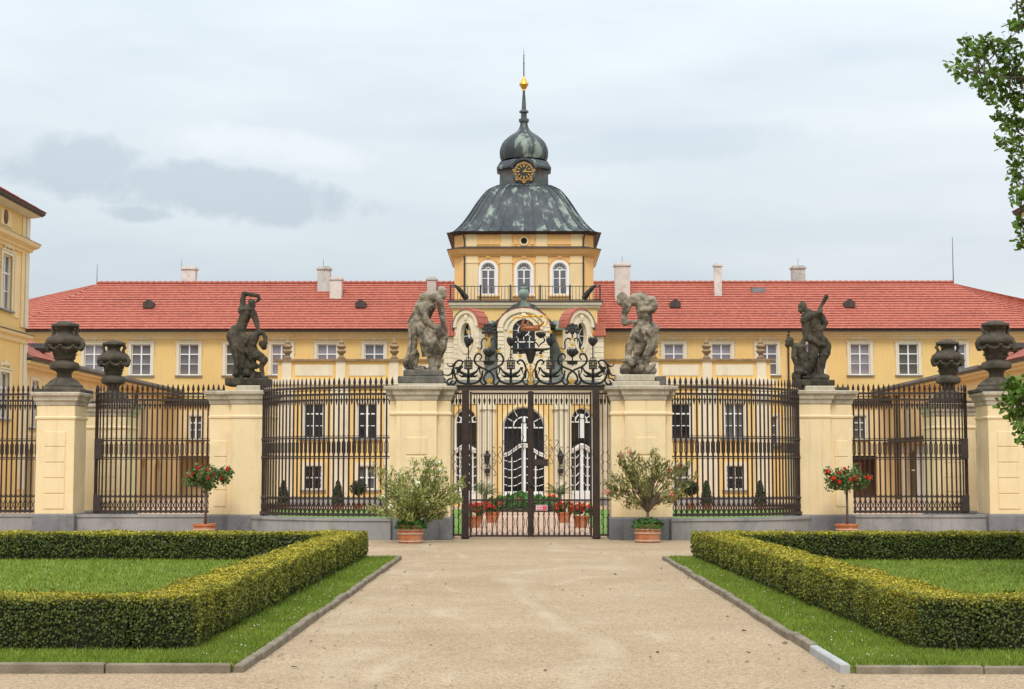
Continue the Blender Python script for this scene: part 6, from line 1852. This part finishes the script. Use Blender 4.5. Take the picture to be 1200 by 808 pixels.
def topiary(x, Y, label, ball=False):
    root = empty('topiary', (x, Y, .0), label, 'topiary', 'clipped evergreens in pots on the court lawn')
    pot_mb(.17, .21, .3).build('pot', 'terracotta', root, smooth=40)
    n = 700
    if ball:
        m = MB(); m.tube([(0, 0, .28), (0, 0, .7)], .03, 6); m.build('stem', 'twig', root)
        d = unit(RNG.normal(0, 1, (n, 3))); c = d * np.array([.38, .38, .34]) * RNG.uniform(.75, 1.05, (n, 1)) + np.array([0, 0, .98])
    else:
        z = RNG.random(n) ** 1.3; a = RNG.uniform(0, 2 * PI, n); r = (.27 * np.sqrt(np.maximum(0, 1 - z)) * (1 - .25 * z) + .02) * RNG.uniform(.8, 1.05, n)
        c = np.column_stack([r * np.cos(a), r * np.sin(a), .3 + 1.0 * z]); d = np.column_stack([np.cos(a), np.sin(a), 0 * a + .3])
    leaves('foliage', c, d, .085, ['leaf_topiary'], None, .6, parent=root, kind='stuff')
    m = MB()
    if ball: m.ball((0, 0, .98), .28, 10)
    else: m.lathe([(.18, .3), (.2, .5), (.15, .8), (.05, 1.15)], seg=10)
    m.build('inner_growth', 'hedge_core', root)
for px, lb, bl in ((332, 'dark clipped cone nearest the left stepped pillar', 0), (396, 'dark clipped cone seen midway through the left curved railing', 0), (420, 'round headed topiary beside the cone behind the left railing', 1), (828, 'dark clipped cone behind the right railing nearest the gate', 0), (891, 'dark clipped cone behind the right railing nearest the stepped pillar', 0), (809, 'round headed topiary behind the oleander right of the gate', 1)):
    topiary(at(px, 590, 70.4)[0], 70.4, lb, bl)

def geranium(x, Y, label, r=.36, seed=0):
    random.seed(seed)
    root = empty('geranium_pot', (x, Y, 0), label, 'flower pot', 'red geraniums in pots on the court path')
    p = pot_mb(.17, .25, .36).build('pot', 'terracotta', root, smooth=40)
    tips = [(r * math.cos(a) * q, r * math.sin(a) * q, .42 + random.uniform(0, .22)) for a, q in [(random.uniform(0, 6.28), random.random() ** .5) for _ in range(16)]]
    c, nn = leaf_cloud(tips, 420, .11); leaves('foliage', c, nn, .09, ['leaf_collar'], None, .6, parent=root, kind='stuff', aspect=1.6)
    c, nn = leaf_cloud(tips, 420, .1); leaves('flowers', c + np.array([0, -.03, .06]), nn, .06, ['flower_red'], None, .6, parent=root, kind='stuff', aspect=1.6)
for px, Y, lb in ((556, 48.4, 'red geranium pot just inside the gate on the left, nearest'), (577, 53, 'red geranium pot inside the gate on the left, farther along the path'), (681, 48.4, 'red geranium pot just inside the gate on the right, nearest'), (661, 53, 'red geranium pot inside the gate on the right, farther along the path')):
    geranium(at(px, 600, Y)[0], Y, lb, .36, int(px))
def palm(x, Y, label):
    root = empty('potted_palm', (x, Y, 0), label, 'palm', 'potted palms before the portal')
    pot_mb(.2, .28, .4).build('pot', 'terracotta', root, smooth=40)
    m = MB(); m.tube([(0, 0, .3), (0, 0, .8)], [.1, .08], 8); m.build('trunk', 'bark', root)
    V = []
    for i in range(26):
        a = random.uniform(0, 2 * PI); e = random.uniform(.2, 1.3); l = random.uniform(.7, 1.0)
        for k in range(10):
            t = k / 10
            p = Vector((math.cos(a) * math.cos(e) * l * t, math.sin(a) * math.cos(e) * l * t, 0.8 + math.sin(e) * l * t - .35 * t * t * l))
            sd = Vector((-math.sin(a), math.cos(a), 0))
            for s in (-1, 1):
                d = (sd * s * .8 + Vector((math.cos(a) * .6, math.sin(a) * .6, -.25))).normalized() * (.22 * (1 - .6 * t))
                V += [p, p + d * .5 + Vector((0, 0, .025)), p + d]
    o = link('fronds', raw_mesh('fronds', np.array([tuple(v) for v in V]), 3, ['leaf_palm']), root); o['kind'] = 'stuff'
palm(at(568, 600, 66)[0], 66, 'spiky palm in a pot left of the arched entrance door')
palm(at(656, 600, 66)[0], 66, 'spiky palm in a pot right of the arched entrance door')
def canna():
    root = empty('flower_bed', (-.2, 68.5, 0), 'round bed of broad leaved green cannas in front of the entrance door', 'flower bed')
    m = MB(); m.lathe([(1.75, 0), (1.75, .1), (1.6, .16), (.02, .2)], seg=24); m.build('soil', 'soil', root)
    n = 900; a = RNG.uniform(0, 2 * PI, n); r = 1.5 * np.sqrt(RNG.random(n))
    c = np.column_stack([r * np.cos(a), r * np.sin(a), 2e-1 + RNG.random(n) * (.58 - .2 * r)])
    up = np.column_stack([np.cos(a) * .5, np.sin(a) * .5, np.ones(n)])
    leaves('foliage', c, np.column_stack([np.cos(a), np.sin(a) - .3, 0 * a + .3]), .36, ['leaf_canna'], None, .6, LEAF, up, parent=root, kind='stuff', aspect=.8)
    n = 700; a = RNG.uniform(0, 2 * PI, n); r = RNG.uniform(1.3, 1.85, n)
    leaves('edging', np.column_stack([r * np.cos(a), r * np.sin(a), .1 + RNG.random(n) * .2]), np.tile((0, -.3, 1.), (n, 1)), .12, ['leaf_topiary'], None, .6, parent=root, kind='stuff', aspect=1.3)
    c, nn = leaf_cloud([(1.1, -.3, .7), (1.3, .1, .6), (-.2, -.9, .5)], 90, .12); leaves('flowers', c, nn, .09, ['flower_red'], None, .6, parent=root, kind='stuff', aspect=1.5)
canna()

# ------------------------------------------------------------------ the oak whose branches hang in from the right, and a far tree
def oak():
    random.seed(3)
    bx, by = 10.3, 25.5
    root = empty('oak_tree', (bx, by, 0), 'leafy oak whose branches hang into the picture at the right edge', 'tree')
    W = lambda x, y, Y: Vector((at(x, y, Y)[0] - bx, Y - by, at(x, y, Y)[1]))
    m = MB(); m.tube([(0, 0, 0), (.05, 0, 1.5), (-.05, .1, 4), (.1, 0, 7), (0, 0, 10), (.2, .1, 13)], [.42, .33, .29, .24, .17, .08], 10)
    limbs = []
    def limb(pts, r):
        r *= .5; p = smooth_line([Vector(q) for q in pts], 5); limbs.extend([(q, i / len(p)) for i, q in enumerate(p)]); m.tube(p, list(np.linspace(r, r * .2, len(p))), 6)
    limb([(0, 0, 6.5), W(1240, 120, 25.0), W(1205, 95, 24.6), W(1170, 90, 24.4), W(1135, 80, 24.2)], .09)
    limb([(0, 0, 7.5), W(1230, 40, 25), W(1195, 25, 24.8), W(1190, -60, 24.7)], .08)
    limb([(0, 0, 5.5), W(1230, 190, 25), W(1205, 160, 24.8), W(1180, 165, 24.6)], .07)
    limb([(0, 0, 5.0), W(1225, 220, 25), W(1200, 215, 24.8), W(1196, 290, 24.7)], .06)
    limb([(0, 0, 3.6), W(1240, 440, 24.5), W(1212, 455, 24.2), W(1192, 466, 24.0)], .04)
    for k in range(26):
        a = random.uniform(-1.5, 2.4); z = random.uniform(4, 11); l = random.uniform(2.0, 3.6)
        limb([(0, 0, z - .6), (l * .5 * math.cos(a), l * .5 * math.sin(a), z + .3), (l * math.cos(a), l * math.sin(a), z + .6)], .07)
    cl = []
    for x, y in [(1133, 50), (1138, 62), (1150, 66), (1121, 76), (1128, 86), (1142, 84), (1155, 54), (1160, 50), (1158, 95), (1165, 85), (1172, 58), (1178, 72), (1168, 102), (1150, 104), (1160, 112), (1176, 96), (1184, 50), (1188, 30), (1196, 8), (1198, 25), (1192, 66), (1186, 86), (1196, 90), (1178, 118), (1190, 112), (1198, 120), (1174, 138), (1182, 148), (1192, 142), (1198, 150), (1178, 168), (1192, 172), (1198, 182), (1190, 198), (1195, 212), (1198, 228), (1191, 230), (1196, 262), (1199, 282), (1184, 452), (1192, 450), (1199, 456), (1188, 462), (1196, 472), (1178, 473), (1186, 480), (1192, 488), (1200, 482), (1196, 500), (1199, 512), (1196, 462)]:
        cl.append((W(x, y, 24.6 + random.uniform(-.5, .5) if y < 400 else 24.0 + random.uniform(-.3, .3)), .15 if y < 400 else .12, 40 if y < 400 else 34))
    for i in range(330):
        x, y = random.uniform(1222, 1480), random.uniform(-330, 430)
        if random.random() < .12: y = random.uniform(445, 490); x = random.uniform(1226, 1290)
        cl.append((W(x, y, 25.3 + random.uniform(-2.6, 2.6)), .34, 55))
    for q, f in list(limbs):            # the rest of the crown, round every limb that stays outside the picture
        if f > .25 and random.random() < .9:
            for _ in range(3):
                p = q + Vector((random.gauss(0, .6), random.gauss(0, .6), random.gauss(.2, .5)))
                d = p + Vector((bx, by, 0)) - EYE
                v = ROT.transposed() @ d
                if 600 - F_PX * v.x / v.z > 1232: cl.append((p, .34, 50))
    C, NN = [], []
    for p, r, n in cl:
        q = min(limbs, key=lambda t: (t[0] - p).length)[0]
        mid = q.lerp(p, .5) + Vector((random.uniform(-.05, .05), 0, -.05)); m.tube([q, mid, p], [.014, .009, .004], 4)
        d = unit(RNG.normal(0, 1, (n, 3))) * (RNG.random((n, 1)) ** .5) * r
        C.append(np.array(p) + d); NN.append(d / r * .6 + np.array([0, -.1, .7]))
    m.build('trunk', 'bark', root, smooth=True)
    leaves('crown', np.concatenate(C), np.concatenate(NN), .115, ['leaf_oak'], None, .8, OAK, parent=root, kind='stuff', aspect=1.05)
oak()
def far_tree(x, Y, h, label, r):
    root = empty('tree', (x, Y, 0), label, 'tree')
    m = MB(); m.tube([(0, 0, 0), (.1, 0, h * .5), (0, 0, h * .85)], [.35, .25, .08], 8)
    tips = [(r * math.cos(a) * q, r * math.sin(a) * q, h - r * 1.1 + random.uniform(-r, r) * .95) for a, q in [(random.uniform(0, 6.28), random.random() ** .5) for _ in range(50)]]
    branch_tree(tips, (0, 0, h * .55), m, .1); m.build('trunk', 'bark', root)
    c, nn = leaf_cloud(tips, 7000, r * .3); leaves('crown', c, nn, .32, ['leaf_oak'], None, .7, parent=root, kind='stuff')
far_tree(at(30, 370, 128)[0], 128, 15.6, 'distant broad tree showing just above the left end of the red roof', 4.0)
